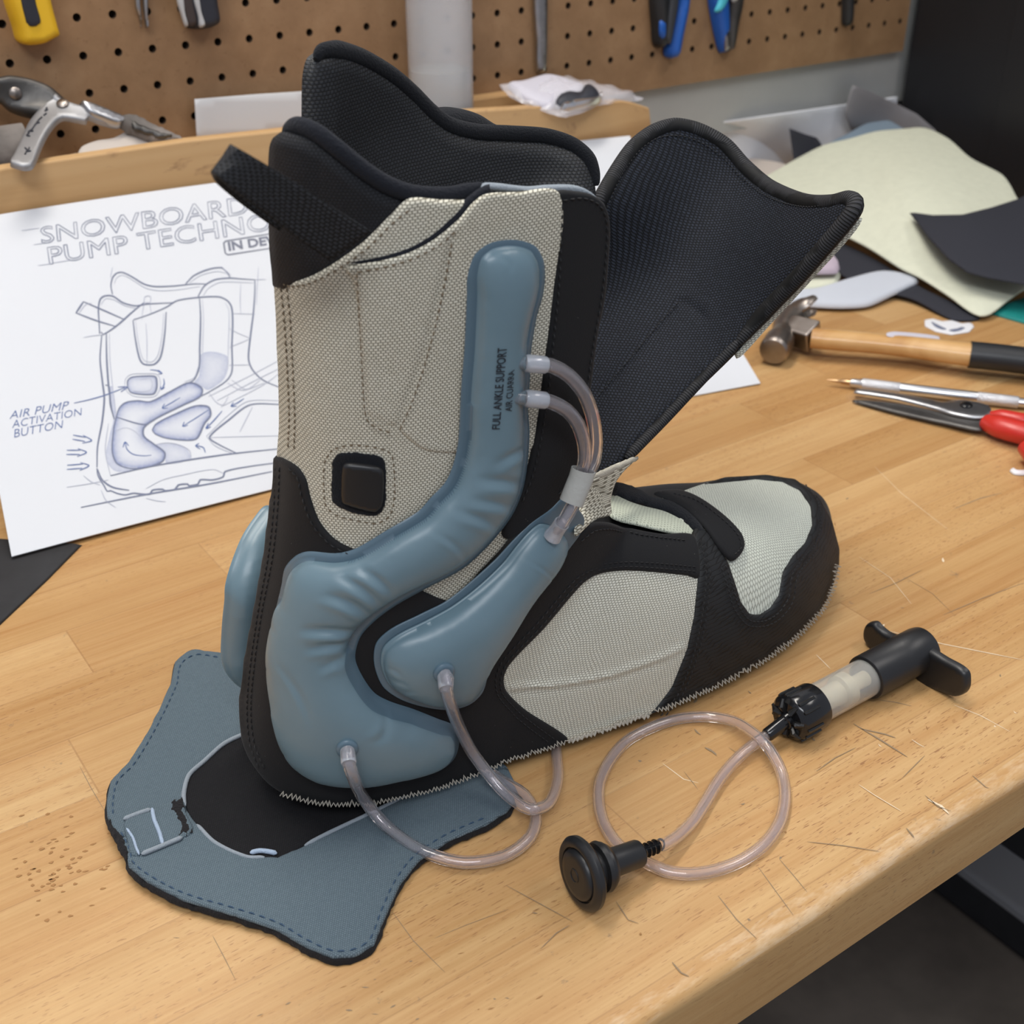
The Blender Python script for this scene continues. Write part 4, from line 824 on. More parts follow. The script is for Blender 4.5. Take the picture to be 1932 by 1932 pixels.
# pull strap loop
st = [((700, 436), (622, 492), .3545), ((640, 398), (565, 452), .3515), ((560, 346), (500, 402), .3485), ((490, 303), (440, 358), .347), ((452, 281), (412, 334), .348), ((440, 275), (403, 326), .352), ((438, 277), (402, 330), .358), ((447, 292), (414, 350), .366), ((500, 330), (465, 392), .373), ((560, 380), (525, 435), .3745)]
A = np.array([ty(*a, y) for a, b, y in st]); B = np.array([ty(*b, y) for a, b, y in st])
A = cr(A, False, .003); B2 = cr(B, False, .003); k = len(A); B = np.array([np.interp(np.linspace(0, 1, k), np.linspace(0, 1, len(B2)), B2[:, i]) for i in range(3)]).T
nw = 10; V = []; UV = []; acc = 0
for i in range(k):
    if i: acc += np.linalg.norm(A[i]-A[i-1])
    for j in range(nw): V.append(A[i]+(B[i]-A[i])*j/(nw-1)); UV.append((acc, .02*j/(nw-1)))
F = [(i*nw+j, i*nw+j+1, (i+1)*nw+j+1, (i+1)*nw+j) for i in range(k-1) for j in range(nw-1)]
so = mk('pull_strap', V, F, M['webbing'], boot, uv=UV, label='black webbing pull strap'); md = so.modifiers.new('thickness', 'SOLIDIFY'); md.thickness = .0016; md.offset = 0
# air bladders
bl = [(943, 439), (908, 447), (881, 471), (871, 510), (871, 548), (867, 649), (861, 727), (856, 824), (846, 871), (832, 902), (807, 929), (784, 955), (730, 989), (672, 1026), (640, 1035), (594, 1034), (571, 1044), (553, 1067), (546, 1102), (530, 1172), (520, 1249), (526, 1327), (540, 1401), (567, 1443), (617, 1467), (691, 1471), (757, 1459), (823, 1443), (850, 1420), (858, 1385), (846, 1358), (819, 1346), (773, 1327), (730, 1312), (703, 1296), (680, 1261), (670, 1230), (680, 1191), (707, 1160), (742, 1133), (788, 1106), (866, 1063), (916, 1016), (955, 966), (975, 919), (984, 870), (988, 805), (985, 765), (988, 719), (990, 661), (1001, 591), (1012, 552), (1017, 510), (1015, 482), (1001, 455), (974, 442)]
dents = [((898, 855), (985, 830), 8.049999999999999, 0.0008500000000000001), ((870, 880), (975, 905), 9.2, 0.0010875), ((855, 915), (960, 950), 8.049999999999999, 0.0008500000000000001), ((830, 935), (925, 985), 8.049999999999999, 0.000775), ((800, 975), (860, 1040), 5.75, 0.0004625), ((672, 1045), (735, 1100), 6.8999999999999995, 0.0011099999999999999), ((645, 1060), (715, 1120), 6.8999999999999995, 0.0011099999999999999), ((628, 1090), (700, 1145), 8.049999999999999, 0.001305), ((595, 1160), (690, 1180), 8.049999999999999, 0.001485), ((600, 1195), (680, 1200), 6.8999999999999995, 0.0011099999999999999), ((615, 1230), (675, 1225), 6.8999999999999995, 0.0008399999999999999), ((560, 1220), (605, 1340), 4.6, 0.0004625), ((720, 1320), (690, 1360), 6.8999999999999995, 0.0005375), ((920, 470), (930, 500), 4.6, 0.0003125)]
blad = patch('air_bladder', bl, GLF, [M['vinyl'], M['vinyl_flat']], boot, off=.0040, th=.0007, rnd=.0004, step=4.4, inflate=dict(fl=.0036, k=.72, hmax=.018), dents=dents, smooth_t=14, nsm=6, label='blue-grey L-shaped air bladder')
sb = [(1056, 915), (1029, 950), (990, 978), (959, 1009), (920, 1051), (839, 1121), (788, 1148), (734, 1176), (707, 1203), (703, 1242), (718, 1284), (749, 1308), (792, 1323), (839, 1329), (877, 1319), (901, 1296), (916, 1249), (951, 1195), (998, 1121), (1040, 1071), (1056, 1036), (1083, 997), (1089, 970), (1075, 950), (1068, 925)]
sblad = patch('ankle_bladder', [(1052, 930)]+sb[1:23]+[(1075, 950)], GLF, M['vinyl_flat'], boot, off=.0040, th=.0007, rnd=.0004, step=6, smooth_t=16, nsm=6, label='flat welded film behind the small bladder')
sbi = [(1005, 978), (985, 992), (962, 1018), (935, 1052), (890, 1095), (843, 1131), (795, 1158), (745, 1184), (719, 1208), (714, 1240), (728, 1277), (755, 1298), (795, 1312), (838, 1317), (869, 1308), (889, 1288), (905, 1244), (940, 1190), (985, 1118), (1028, 1066), (1047, 1034), (1053, 1008), (1030, 985)]
sb2 = patch('ankle_bladder', sbi, GLF, M['vinyl'], boot, off=.0052, th=.0009, rnd=.0004, step=4.6, inflate=dict(fl=.0007, k=.72, hmax=.018), smooth_t=16, nsm=6, dents=[((958, 1030), (1022, 1090), 2.6, .0005), ((715, 1240), (745, 1250), 4, .0005), ((722, 1270), (755, 1262), 4, .0005), ((745, 1295), (770, 1270), 4, .0004)], label='small wedge-shaped air bladder')
# bladder bulging on the far side of the heel
G2 = GT([(425, 1230, 'y', .440), (520, 1000, 'y', .452), (470, 1150, 'y', .438), (560, 1100, 'y', .452), (470, 1290, 'y', .440), (600, 1200, 'y', .458)], 1e-3)
patch('far_bladder', [(540, 962), (517, 985), (494, 1020), (474, 1068), (457, 1122), (446, 1180), (442, 1225), (446, 1262), (460, 1294), (490, 1318), (540, 1320), (600, 1250), (620, 1100), (590, 980)], G2, M['vinyl'], boot, off=-.012, th=.004, rnd=.004, step=6, smooth_t=6, nsm=10, inflate=dict(fl=.0008, k=.6, hmax=.012), label='air bladder on the far side of the heel')
GBL = GB(gmesh(blad), gmesh(sb2))
GALL = GB(gmesh(blad), gmesh(sb2), S_guide, F_guide)
def pt(u, v, off=0.0):
    P, N = surf(GBL, [(u, v)], off); return P[0], N[0]
tx_ = [('FULL ANKLE SUPPORT', ((943, 810), (957, 655), (928, 810), (939, 657)), 0, .012), ('AIR CUARRA', ((966, 776), (971, 697), (953, 777), (959, 702)), 0, .008)]
parts = []
for s_, q, sh, of in tx_:
    V, F, E = textmesh(s_, sh, of); X = quad(V, *q); t = GBL.hit(X[:, 0], X[:, 1]); t = np.array(t); r = rays(X[:, 0], X[:, 1]); parts.append((at(X[:, 0], X[:, 1], t-.0006), F))
V, F = join(parts); mk('printed_text', V, F, M['print'], blad, smooth=False)
# ports, tubes
RT_ = .0028
def port(u, v, par):
    p, N = pt(u, v); d = N*.75+np.array([0, 0, -.35])+np.array([.0, -.2, 0]); d /= np.linalg.norm(d)
    V, F = lathe(p-N*.002, N, [(0, .0046), (.0028, .0046), (.0034, .0040), (.0036, .0034)], 28); mk('port_ring', V, F, M['vinyl_flat'], par); return p, N
def tube(name, P, r=RT_, hollow=.62, mat='tube', n=16, par=None, step=.004):
    P = cr(P, False, step); V, F, UV = sweep(P, r, n, hollow=hollow); return mk(name, V, F, M[mat], par or boot)
p, N = port(655, 1412, blad)
def front(u, v, gap):
    t = GALL.hit(np.array([u, u+1.]), np.array([v, v+.0])); return at(np.array([u]), np.array([v]), t[:1]-gap)[0]
path = [p, p+N*.005, front(658, 1440, .009), front(668, 1470, .011), front(682, 1500, .013), tz(703, 1530, .0125), tz(735, 1564, .0075), tz(800, 1607, .0055), tz(875, 1627, .0045), tz(950, 1616, .004), tz(1000, 1580, .004), tz(1011, 1540, .0048), tz(990, 1500, .0075), tz(955, 1478, .0085), tz(930, 1462, .0085)]
tube('air_tube', path); V, F = lathe(p, path[2]-p, [(0, .0031), (.007, .0033), (.0075, .003)], 20); mk('connector', V, F, M['tube_cloudy'], boot)
p, N = port(837, 1268, sb2)
path = [p, p+N*.005, front(842, 1300, .010), front(852, 1335, .012), front(868, 1375, .013), front(890, 1418, .013), tz(918, 1456, .018), tz(955, 1498, .0115), tz(1000, 1527, .0108), tz(1035, 1516, .008), tz(1052, 1470, .0045), tz(1050, 1425, .0035), tz(1046, 1385, .003), tz(1040, 1360, .003)]
tube('air_tube', path); V, F = lathe(p, path[2]-p, [(0, .0030), (.007, .0032), (.0075, .003)], 20); mk('connector', V, F, M['tube_cloudy'], boot)
yv = .3455
t1 = [ty(972, 684, .349), ty(1000, 685, .347), ty(1040, 690, yv-.001), ty(1073, 708, yv-.002), ty(1102, 743, yv-.003), ty(1119, 790, yv-.002), ty(1124, 835, yv-.001), ty(1120, 870, yv), ty(1108, 897, yv), ty(1095, 925, yv), ty(1080, 955, yv), ty(1064, 982, .3455), ty(1042, 1012, .350)]
tube('air_tube', t1, .0029)
t2 = [ty(966, 750, .349), ty(1000, 752, .347), ty(1038, 758, yv-.001), ty(1068, 773, yv-.002), ty(1090, 800, yv-.002), ty(1102, 838, yv-.001), ty(1103, 870, yv), ty(1095, 900, yv+.002), ty(1083, 930, yv+.003)]
tube('air_tube', t2, .0029)
for a, b in (((990, 685), (1032, 689)), ((990, 751), (1032, 756))):
    A_, B_ = ty(*a, .3475), ty(*b, .3447); d = B_-A_; L = np.linalg.norm(d); V, F = lathe(A_, d, [(0, .0031), (.001, .0035), (L-.001, .0035), (L, .003)], 20); mk('connector', V, F, M['tube_cloudy'], boot)
    q = ty(a[0]-28, a[1], .3525); V, F = lathe(q, A_-q, [(0, .0036), (.006, .0027), (np.linalg.norm(A_-q)+.001, .0027)], 20); mk('bladder_nipple', V, F, M['vinyl'], blad)
q = ty(1042, 1012, .3505); A_ = ty(1058, 990, .347); V, F = lathe(q, A_-q, [(0, .0042), (.003, .0036), (.006, .0034), (.009, .0034)], 20); mk('connector', V, F, M['tube_cloudy'], boot)
P = [ty(1101, 886, yv), ty(1096, 903, yv), ty(1087, 925, yv), ty(1078, 948, yv)]; V, F, UV = sweep(cr(P, False, .002), .0052, 20, flat=.75, nrm=np.tile(-FW, (len(cr(P, False, .002)), 1)), hollow=.9); mk('tube_sleeve', V, F, M['sleeve'], boot)
# activation button
patch('button_recess', [(632, 868), (640, 853), (660, 848), (700, 852), (720, 858), (727, 875), (727, 920), (726, 945), (718, 961), (700, 968), (672, 962), (645, 952), (632, 940), (630, 905)], GLF, M['fleece'], boot, off=.0022, th=.0009, rnd=.0006, step=5, rough=.7)
bt = patch('pump_button', [(651, 872), (656, 865), (690, 867), (714, 872), (722, 880), (722, 930), (718, 948), (708, 956), (688, 953), (662, 945), (650, 938), (649, 900)], GLF, M['plastic'], boot, off=.0026, th=.0026, rnd=.0011, step=4.5, smooth_t=6, label='black rubber pump button')
stitches('stitching', [[(617, 870), (630, 845), (660, 835), (705, 838), (735, 850), (742, 880), (742, 940), (733, 968), (710, 982), (680, 978), (640, 968), (620, 950), (616, 905), (617, 870)], [(540, 540), (546, 600), (552, 700), (555, 780), (553, 850)], [(551, 540), (557, 600), (562, 700), (565, 780), (564, 850)],
    [(535, 527), (555, 537), (590, 531), (645, 500), (695, 462), (738, 418), (780, 384)]], GLF, M['thread_tan'], boot, .0021, .0018, .0012)
stitches('stitching', [[(674, 508), (684, 690), (692, 780), (715, 800), (745, 808)], [(843, 452), (824, 560), (800, 660), (772, 750), (748, 805)], [(675, 505), (725, 495), (775, 479), (822, 453), (868, 412), (908, 372), (960, 369), (1030, 369)]], GLF, M['thread_tan'], boot, .0042, .0018, .0012)
stitches('stitching', [[(544, 880), (540, 960), (530, 1050), (510, 1150), (495, 1250), (488, 1330), (494, 1400), (515, 1450)], [(537, 880), (533, 960), (522, 1050), (503, 1150), (488, 1250), (481, 1330), (486, 1400), (505, 1450)], [(560, 880), (575, 898), (583, 935), (599, 982), (630, 1020), (680, 1046)],
    [(1302, 1078), (1180, 1068), (1115, 1075), (1082, 1093), (1010, 1176), (948, 1242), (936, 1272), (940, 1302), (978, 1340), (1045, 1390)], [(1302, 1070), (1180, 1060), (1112, 1067), (1075, 1087), (1002, 1171), (940, 1238), (927, 1272), (932, 1306), (970, 1347), (1030, 1393)], [(1085, 1015), (1112, 995), (1145, 994), (1185, 1010), (1290, 1025)]], GLF, M['thread'], boot, .0037, .0022, .0009)
stitches('stitching', [[(1309, 1025), (1320, 1080), (1312, 1162), (1298, 1226), (1270, 1298), (1235, 1344)], [(1316, 1025), (1327, 1080), (1320, 1164), (1305, 1228), (1277, 1301), (1245, 1342)], [(1356, 1068), (1370, 1105), (1380, 1138), (1402, 1165), (1430, 1166), (1455, 1152), (1473, 1126), (1481, 1083), (1500, 1056), (1523, 1032), (1536, 997), (1534, 958), (1513, 925)], [(1348, 1072), (1361, 1108), (1372, 1143), (1398, 1174), (1432, 1175), (1462, 1159), (1482, 1130), (1490, 1087), (1508, 1062), (1531, 1037)]], GF, M['thread'], boot, .0044, .0022, .0009)
stitches('stitching', [[(1262, 950), (1305, 962), (1350, 993), (1378, 1020), (1382, 1040), (1368, 1052)]], GF, M['thread'], boot, .0059, .0018, .0009)
stitches('stitching', [[(1048, 372), (1082, 368), (1106, 375), (1122, 392), (1129, 422), (1126, 490), (1119, 560), (1107, 630), (1098, 690), (1090, 760), (1085, 830), (1072, 885), (1040, 925)], [(1046, 380), (1044, 450), (1040, 540), (1030, 640), (1020, 740), (1008, 820), (992, 890), (968, 950)]], GLF, M['thread'], boot, .0046, .0022, .0012)
# overlock zigzag along the sole seam
def zig(pts, amp, pitch, mat, r=.00042, g=GLF, off=.0056):
    X = cr(pts, False, pitch); T = np.gradient(X, axis=0); T /= np.linalg.norm(T, axis=1)[:, None]; Nn = np.c_[T[:, 1], -T[:, 0]]
    X = X+Nn*5
    Z = X+Nn*((np.arange(len(X)) % 2)[:, None]*amp*(.7+.6*np.random.rand(len(X), 1)))+np.random.normal(0, .6, X.shape); P, N = surf(g, Z, 0)
    X2 = lin(Z, False, 4); P, N = surf(g, X2, off); V, F, _ = sweep(P, r, 5); return mk('overlock_stitching', V, F, mat, boot)
zig([(540, 1490), (600, 1506), (650, 1509), (700, 1506), (760, 1495), (830, 1478), (900, 1452), (1000, 1420), (1062, 1396)], 9, 3.4, M['thread_pale'], .00026)
zig([(1228, 1344), (1327, 1301), (1405, 1263), (1482, 1212), (1537, 1157), (1560, 1117), (1573, 1067)], 10, 3.4, M['thread_pale'], .00028, g=GF)
zig([(1065, 1394), (1120, 1380), (1170, 1362), (1215, 1350)], 7, 4, M['thread_pale'], .0006)
# ---------------------------------------------------------------- slate-blue liner cover lying under the heel
so = [(361, 1226), (420, 1234), (520, 1260), (700, 1320), (900, 1400), (958, 1450), (974, 1484), (971, 1514), (956, 1534), (917, 1558), (848, 1588), (789, 1627), (755, 1671), (730, 1725), (706, 1784), (671, 1806), (627, 1809), (578, 1789), (519, 1755), (445, 1730), (347, 1701), (278, 1666), (243, 1637), (236, 1612), (215, 1570), (202, 1543), (201, 1514), (209, 1475), (243, 1440), (283, 1376), (322, 1293), (330, 1250)]
si = [(560, 1345), (465, 1386), (425, 1406), (386, 1440), (357, 1465), (347, 1504), (352, 1530), (366, 1552), (406, 1593), (465, 1620), (524, 1620), (568, 1602), (617, 1578), (691, 1543), (779, 1499), (840, 1470), (800, 1420), (680, 1370)]
GSH = GT([(361, 1226, 'z', .004), (600, 1300, 'z', .0025), (958, 1450, 'z', .003), (848, 1588, 'z', .004), (671, 1806, 'z', .003), (445, 1730, 'z', .005), (240, 1630, 'z', .006), (201, 1520, 'z', .006), (283, 1376, 'z', .005), (350, 1500, 'z', .004), (465, 1630, 'z', .0035), (600, 1500, 'z', .0015), (700, 1600, 'z', .004), (560, 1340, 'z', .004)])
sh = thing('liner_cover', tz(450, 1550, 0), 'slate-blue fabric liner cover with black insole opening lying flat under the heel', 'cover')
def expand(pl, k):
    P = np.array(pl, float); T = np.roll(P, -1, 0)-np.roll(P, 1, 0); T /= np.linalg.norm(T, axis=1)[:, None]; return P+np.c_[T[:, 1], -T[:, 0]]*k
sg = 1 if np.sum(np.array(so)[:, 0]*np.roll(np.array(so)[:, 1], -1)-np.roll(np.array(so)[:, 0], -1)*np.array(so)[:, 1]) > 0 else -1
patch('backing', expand(so, 1.5*sg)+[-1.5, 1.5], GSH, M['felt_edge'], sh, off=-.0025, th=.0026, rnd=.001, step=10, rough=1.0)
ring = [tuple(p) for p in lin(so, True, 9)]; inn = [tuple(p) for p in lin(si, True, 9)]
def near(L, p): return int(np.argmin([np.hypot(q[0]-p[0], q[1]-p[1]) for q in L]))
def seg(L, a, b): return L[a:b+1] if a <= b else L[a:]+L[:b+1]
# the cover is a ring: two halves meeting at the pull tab and under the boot
def orient(L): P = np.array(L); return np.sum(P[:, 0]*np.roll(P[:, 1], -1)-np.roll(P[:, 0], -1)*P[:, 1])
if orient(ring) < 0: ring = ring[::-1]
if orient(inn) < 0: inn = inn[::-1]
o1, o2 = near(ring, (222, 1585)), near(ring, (958, 1450)); i1, i2 = near(inn, (352, 1532)), near(inn, (840, 1470))
for a, b, c, d, nm in ((o1, o2, i1, i2, 0), (o2, o1, i2, i1, 1)):
    patch('cover_panel', seg(ring, a, b)+seg(inn, c, d)[::-1], GSH, M['felt'], sh, off=0.0, th=.0016, rnd=.001, step=9, curve=False, e2=(0, 1, 0), rough=.4)
patch('insole', si, GSH, M['insole'], sh, off=.0001, th=.0008, rnd=.0006, step=10, e2=(0, 1, 0), rough=.5)
trim('frayed_edge', [(475, 1383), (425, 1406), (386, 1440), (357, 1467), (347, 1504), (350, 1525)], GSH, .0011, M['fray_grey'], .0014, 1, sh)
trim('frayed_edge', [(372, 1560), (406, 1594), (465, 1621), (500, 1622)], GSH, .0009, M['fray_grey'], .0014, 1, sh)
trim('frayed_edge', [(575, 1600), (617, 1578), (691, 1543), (779, 1499)], GSH, .0010, M['fray_grey'], .0014, 1, sh)
trim('loose_thread', [(472, 1615), (490, 1611), (510, 1613), (523, 1616)], GSH, .0011, M['fray_blue'], .0018, 1, sh)
patch('pull_tab', [(236, 1556), (290, 1535), (345, 1512), (352, 1540), (366, 1572), (350, 1586), (300, 1604), (250, 1622), (242, 1598)], GSH, M['felt'], sh, off=.0012, th=.0016, rnd=.001, step=7, e2=(0, 1, 0))
trim('frayed_edge', [(234, 1554), (262, 1543), (286, 1535)], GSH, .0011, M['fray_grey'], .0026, 1, sh)
trim('frayed_edge', [(268, 1620), (300, 1607), (345, 1588)], GSH, .0011, M['fray_grey'], .0026, 1, sh)
trim('loose_thread', [(288, 1534), (292, 1555), (302, 1580), (308, 1602)], GSH, .0009, M['fray_blue'], .0030, 1, sh)
trim('loose_thread', [(240, 1572), (252, 1590), (258, 1608), (264, 1622)], GSH, .0006, M['fray_blue'], .0030, 1, sh)
patch('tab_wear', [(322, 1522), (345, 1514), (350, 1540), (362, 1570), (350, 1582), (335, 1585), (340, 1560), (330, 1545)], GSH, M['felt_edge'], sh, off=.0022, th=.0008, rnd=.0004, step=5, rough=2.5)
patch('torn_corner', [(208, 1548), (222, 1572), (234, 1585), (244, 1612), (240, 1628), (228, 1612), (212, 1580), (202, 1556)], GSH, M['felt_edge'], sh, off=.0, th=.0024, rnd=.001, step=5, rough=1)
so_i = expand(so, -10*sg)
vis = [tuple(p) for p in so_i]
k1 = near(vis, (930, 1545)); order = vis[k1:k1+16]
stitches('stitching', [[p for p in order]], GSH, M['thread_blue'], sh, .0017, .003, .0018, .0004)
stitches('stitching', [[(412, 1245), (370, 1240), (342, 1258), (334, 1296), (294, 1380), (254, 1446), (222, 1480), (214, 1516), (214, 1545)]], GSH, M['thread_blue'], sh, .0017, .003, .0018, .0004)
# ---------------------------------------------------------------- hand pump with hose and button valve
pump = thing('hand_air_pump', tz(1600, 1330, 0), 'small black and clear hand air pump with coiled clear hose and round button valve', 'air pump')
c0 = tz(1489, 1356, .0118); c1 = tz(1741, 1221, .0138); ax = c1-c0; L = np.linalg.norm(ax); ax /= L
def axp(u, v): # distance along the axis for a photo point
    d = rays(u, v); n_ = np.cross(d, ax); n2 = np.cross(n_, d); return float((CAM-c0) @ n2/(ax @ n2))
sA, sB = axp(1541, 1338), axp(1641, 1290)
def mpp(s): return depth(c0+ax*s)/FPX
RC, RB_, RS = 46*mpp(.01), 37*mpp(.05), 42*mpp(.1)
V, F = lathe(c0, ax, [(-.0015, RC*.80), (0, RC*.93), (.0012, RC), (sA-.001, RC), (sA, RC*.97), (sA+.0002, RB_)], 48); cap = mk('end_cap', V, F, M['plastic_gloss'], pump)
_, a_, b_ = frame(ax); parts = []
for k in range(16):
    an = 2*math.pi*k/16
    if k % 3 == 1: continue
    p = c0+(a_*math.cos(an)+b_*math.sin(an))*RC*1.0; V, F, _ = sweep([p+ax*.0005, p+ax*.002, p+ax*sA*.62], [.0007, .0010, .0008], 6); parts.append((V, F))
for k in range(7):
    an = 2*math.pi*(k+.3)/7; p = c0-ax*.0012; q = a_*math.cos(an)+b_*math.sin(an); V, F, _ = sweep([p+q*RC*.35, p+q*RC*.6-ax*.0012, p+q*RC*.88+ax*.0008], [.0012, .0019, .0010], 8); parts.append((V, F))
V, F = join(parts); mk('grip_rib', V, F, M['plastic_dirty'], cap)
V, F = lathe(c0, ax, [(sA-.001, RB_), (sB+.002, RB_), (sB+.002, RB_*.88), (sA-.001, RB_*.88)], 48, cap=False); F += [(3*48+k, k, (k+1) % 48, 3*48+(k+1) % 48) for k in range(48)]; mk('barrel', V, F, M['barrel'], pump, label='smoky clear barrel')
V, F = lathe(c0, ax, [(sA+.001, RB_*.55), (sA+(sB-sA)*.45, RB_*.62), (sA+(sB-sA)*.47, RB_*.84), (sA+(sB-sA)*.62, RB_*.84), (sA+(sB-sA)*.64, RB_*.4), (sB, RB_*.4)], 32); mk('piston', V, F, M['grease'], pump, label='cream piston inside the barrel')
V, F = lathe(c0, ax, [(sB-.0008, RS*.93), (sB-.0004, RS*.985), (sB+.0004, RS), (L*.80, RS), (L*.802, RS*1.012), (L*.97, RS*1.0), (L*1.0, RS*.96), (L*1.0, RS*.80), (L*.985, RS*.75)], 48); mk('sleeve', V, F, M['plastic'], pump)
gw = GP(c0+ax*(L*.93), ax)
w1 = [(1735, 1226), (1752, 1224), (1785, 1243), (1814, 1259), (1825, 1270), (1827, 1284), (1826, 1298), (1819, 1309), (1805, 1314), (1785, 1308), (1738, 1290), (1728, 1275), (1728, 1245)]
w2 = [(1631, 1188), (1637, 1176), (1652, 1174), (1662, 1184), (1676, 1195), (1697, 1203), (1712, 1212), (1705, 1232), (1680, 1234), (1655, 1229), (1640, 1219), (1631, 1204)]
for w_ in (w1, w2): patch('wing', w_, gw, M['plastic'], pump, off=-.0022, th=.0044, rnd=.0014, step=5, smooth_t=0, dents=())
HR = .0028
p0 = c0-ax*.001; p1 = tz(1446, 1388, .0085)
V, F = lathe(p0, p1-p0, [(0, .0044), (.002, .0042), (.0025, .0035), (np.linalg.norm(p1-p0)*.95, .0034), (np.linalg.norm(p1-p0)*1.0, .003)], 20); mk('barbed_fitting', V, F, M['plastic_gloss'], pump)
bf, bt_ = tz(1088, 1652, .0165), tz(1207, 1609, .0135); bd_ = bt_-bf; BL_ = np.linalg.norm(bd_); bd_ /= BL_
def rr(px): return px*depth(bf)/FPX
val = mk('button_valve', *lathe(bf, bd_, [(.0015, rr(52)), (.0004, rr(54)), (0, rr(60)), (.0006, rr(68)), (.0022, rr(73)), (.0040, rr(72)), (.0052, rr(66)), (.0062, rr(40)), (.010, rr(38)), (.0105, rr(48)), (.0125, rr(50)), (.0130, rr(46)), (.0142, rr(46)), (.0146, rr(44)), (.016, rr(40)), (.0165, rr(30)), (.0200, rr(28)), (BL_-.001, rr(27)), (BL_, rr(25)), (BL_+.0002, .0026)], 56), M['plastic'], pump)
mk('button', *lathe(bf-bd_*.0004, bd_, [(-.0008, rr(34)), (-.0006, rr(44)), (.0002, rr(49)), (.0018, rr(51)), (.003, rr(51))], 56), M['plastic'], val)
_, a_, b_ = frame(bd_); q = bf-bd_*.0012
V, F, _ = sweep([q+(a_*math.cos(t)+b_*math.sin(t)*1.0)*rr(13)+b_*rr(2) for t in np.linspace(0, 6.28, 24)], rr(1.5), 6, True); mk('embossed_ring', V, F, M['plastic'], val)
e = tz(1245, 1594, .0118); V = []; prof = [(0, .0026)]
ll = np.linalg.norm(e-bt_)
for k in range(4): prof += [(ll*(.1+.22*k), .0024), (ll*(.12+.22*k), .0033), (ll*(.26+.22*k), .0026)]
mk('barbed_fitting', *lathe(bt_, e-bt_, prof, 20), M['plastic_gloss'], pump)
hose1 = [e+(e-bt_)*.02, tz(1250, 1594, .011), tz(1275, 1580, .0075), tz(1307, 1550, .0045), tz(1332, 1512, .0036), tz(1355, 1474, .0036), tz(1382, 1440, .0040), tz(1412, 1412, .0050), tz(1440, 1392, .0075), p1+(p0-p1)*.3]
tube('hose', hose1, HR, par=pump, n=18)
ring_ = [(1210, 1622, .004), (1255, 1643, .0036), (1300, 1649, .003), (1350, 1642, .0028), (1402, 1622, .0028), (1445, 1590, .0028), (1473, 1547, .0028), (1481, 1500, .003), (1474, 1455, .0042), (1452, 1414, .0095), (1424, 1385, .0098), (1385, 1361, .0055), (1335, 1352, .0034), (1280, 1356, .0028), (1230, 1372, .0028), (1181, 1399, .0028), (1149, 1437, .0028), (1131, 1478, .0028), (1130, 1517, .0028), (1140, 1555, .003), (1160, 1587, .003), (1182, 1607, .0032)]
V, F, UV = sweep(cr([tz(*q) for q in ring_], True, .004), HR, 18, True, hollow=.62); mk('hose', V, F, M['tube'], pump)
# ---------------------------------------------------------------- hammer, knife, scissors
ham = thing('hammer', tz(1480, 680, 0), 'claw hammer with worn steel head, varnished wooden handle and black grip', 'hammer')
mp = lambda u, v, z: depth(tz(u, v, z))/FPX
hp = [tz(1531, 637, .0175), tz(1560, 640, .0175), tz(1640, 647, .0165), tz(1720, 655, .0165), tz(1790, 664, .017), tz(1832, 669, .0175)]
P = cr(hp, False, .006); s = np.linspace(0, 1, len(P)); rad = np.interp(s, [0, .15, .45, .8, 1], [.0102, .0102, .0098, .0108, .0114])
V, F, UV = sweep(P, rad, 24, flat=.82, nrm=np.tile([0, 0, 1.0], (len(P), 1))); hnd = mk('handle', V, F, M['hickory'], ham, label='varnished wood handle')
gp = [tz(1829, 669, .0175), tz(1880, 674, .0175), tz(1960, 684, .0165), tz(2080, 700, .0165), tz(2200, 716, .0175)]; P = cr(gp, False, .006)
V, F, UV = sweep(P, .0121, 24, flat=.88, nrm=np.tile([0, 0, 1.0], (len(P), 1))); mk('grip', V, F, M['black_grip'], ham, label='black rubber grip')
patch('label_strip', [(1672, 629), (1690, 626), (1772, 635), (1771, 643), (1690, 637), (1673, 634)], GP(tz(1700, 634, .0236), (0, -.3, 1)), M['lavender'], ham, th=.0004, rnd=.0002, step=5)
hd = [tz(1458, 664, .0135), tz(1464, 655, .0145), tz(1471, 643, .0155), tz(1477, 630, .0165), tz(1484, 614, .0175), tz(1494, 603, .0185)]
P = cr(hd, False, .002); s = np.linspace(0, 1, len(P)); rad = np.interp(s, [0, .04, .3, .36, .55, .75, 1], [.0108, .0124, .0124, .0114, .0096, .0112, .0126])
V, F, UV = sweep(P, rad, 32); head = mk('head', V, F, M['steel_hammer'], ham, label='worn steel head')
d = hp[1]-hp[0]; d /= np.linalg.norm(d); q0 = tz(1484, 618, .0185); q1 = tz(1537, 636, .0172)
P = np.linspace(q0, q1, 12); s = np.linspace(0, 1, 12); V, F, UV = sweep(P, np.interp(s, [0, .2, 1], [.0118, .0138, .0155]), 4, flat=.95, nrm=np.tile([.35, .2, 1.0], (12, 1))); bevel(mk('eye_block', V, F, M['steel_hammer'], head, sharp=30), .0018, 3)
for pts in ([tz(1492, 606, .0185), tz(1497, 592, .023), tz(1506, 580, .028), tz(1520, 571, .033), tz(1537, 561, .036)], [tz(1496, 608, .017), tz(1506, 598, .017), tz(1518, 593, .018), tz(1530, 590, .019), tz(1537, 590, .020)]):
    P = cr(pts, False, .002); s = np.linspace(0, 1, len(P)); V, F, UV = sweep(P, np.interp(s, [0, .5, 1], [.0125, .0085, .004]), 8, flat=.55, nrm=np.tile([-.6, .1, 1.0], (len(P), 1))); mk('claw', V, F, M['steel_hammer'], head)
kn = thing('craft_knife', tz(1700, 740, 0), 'slim silver craft knife with knurled grips lying above the scissors', 'knife')
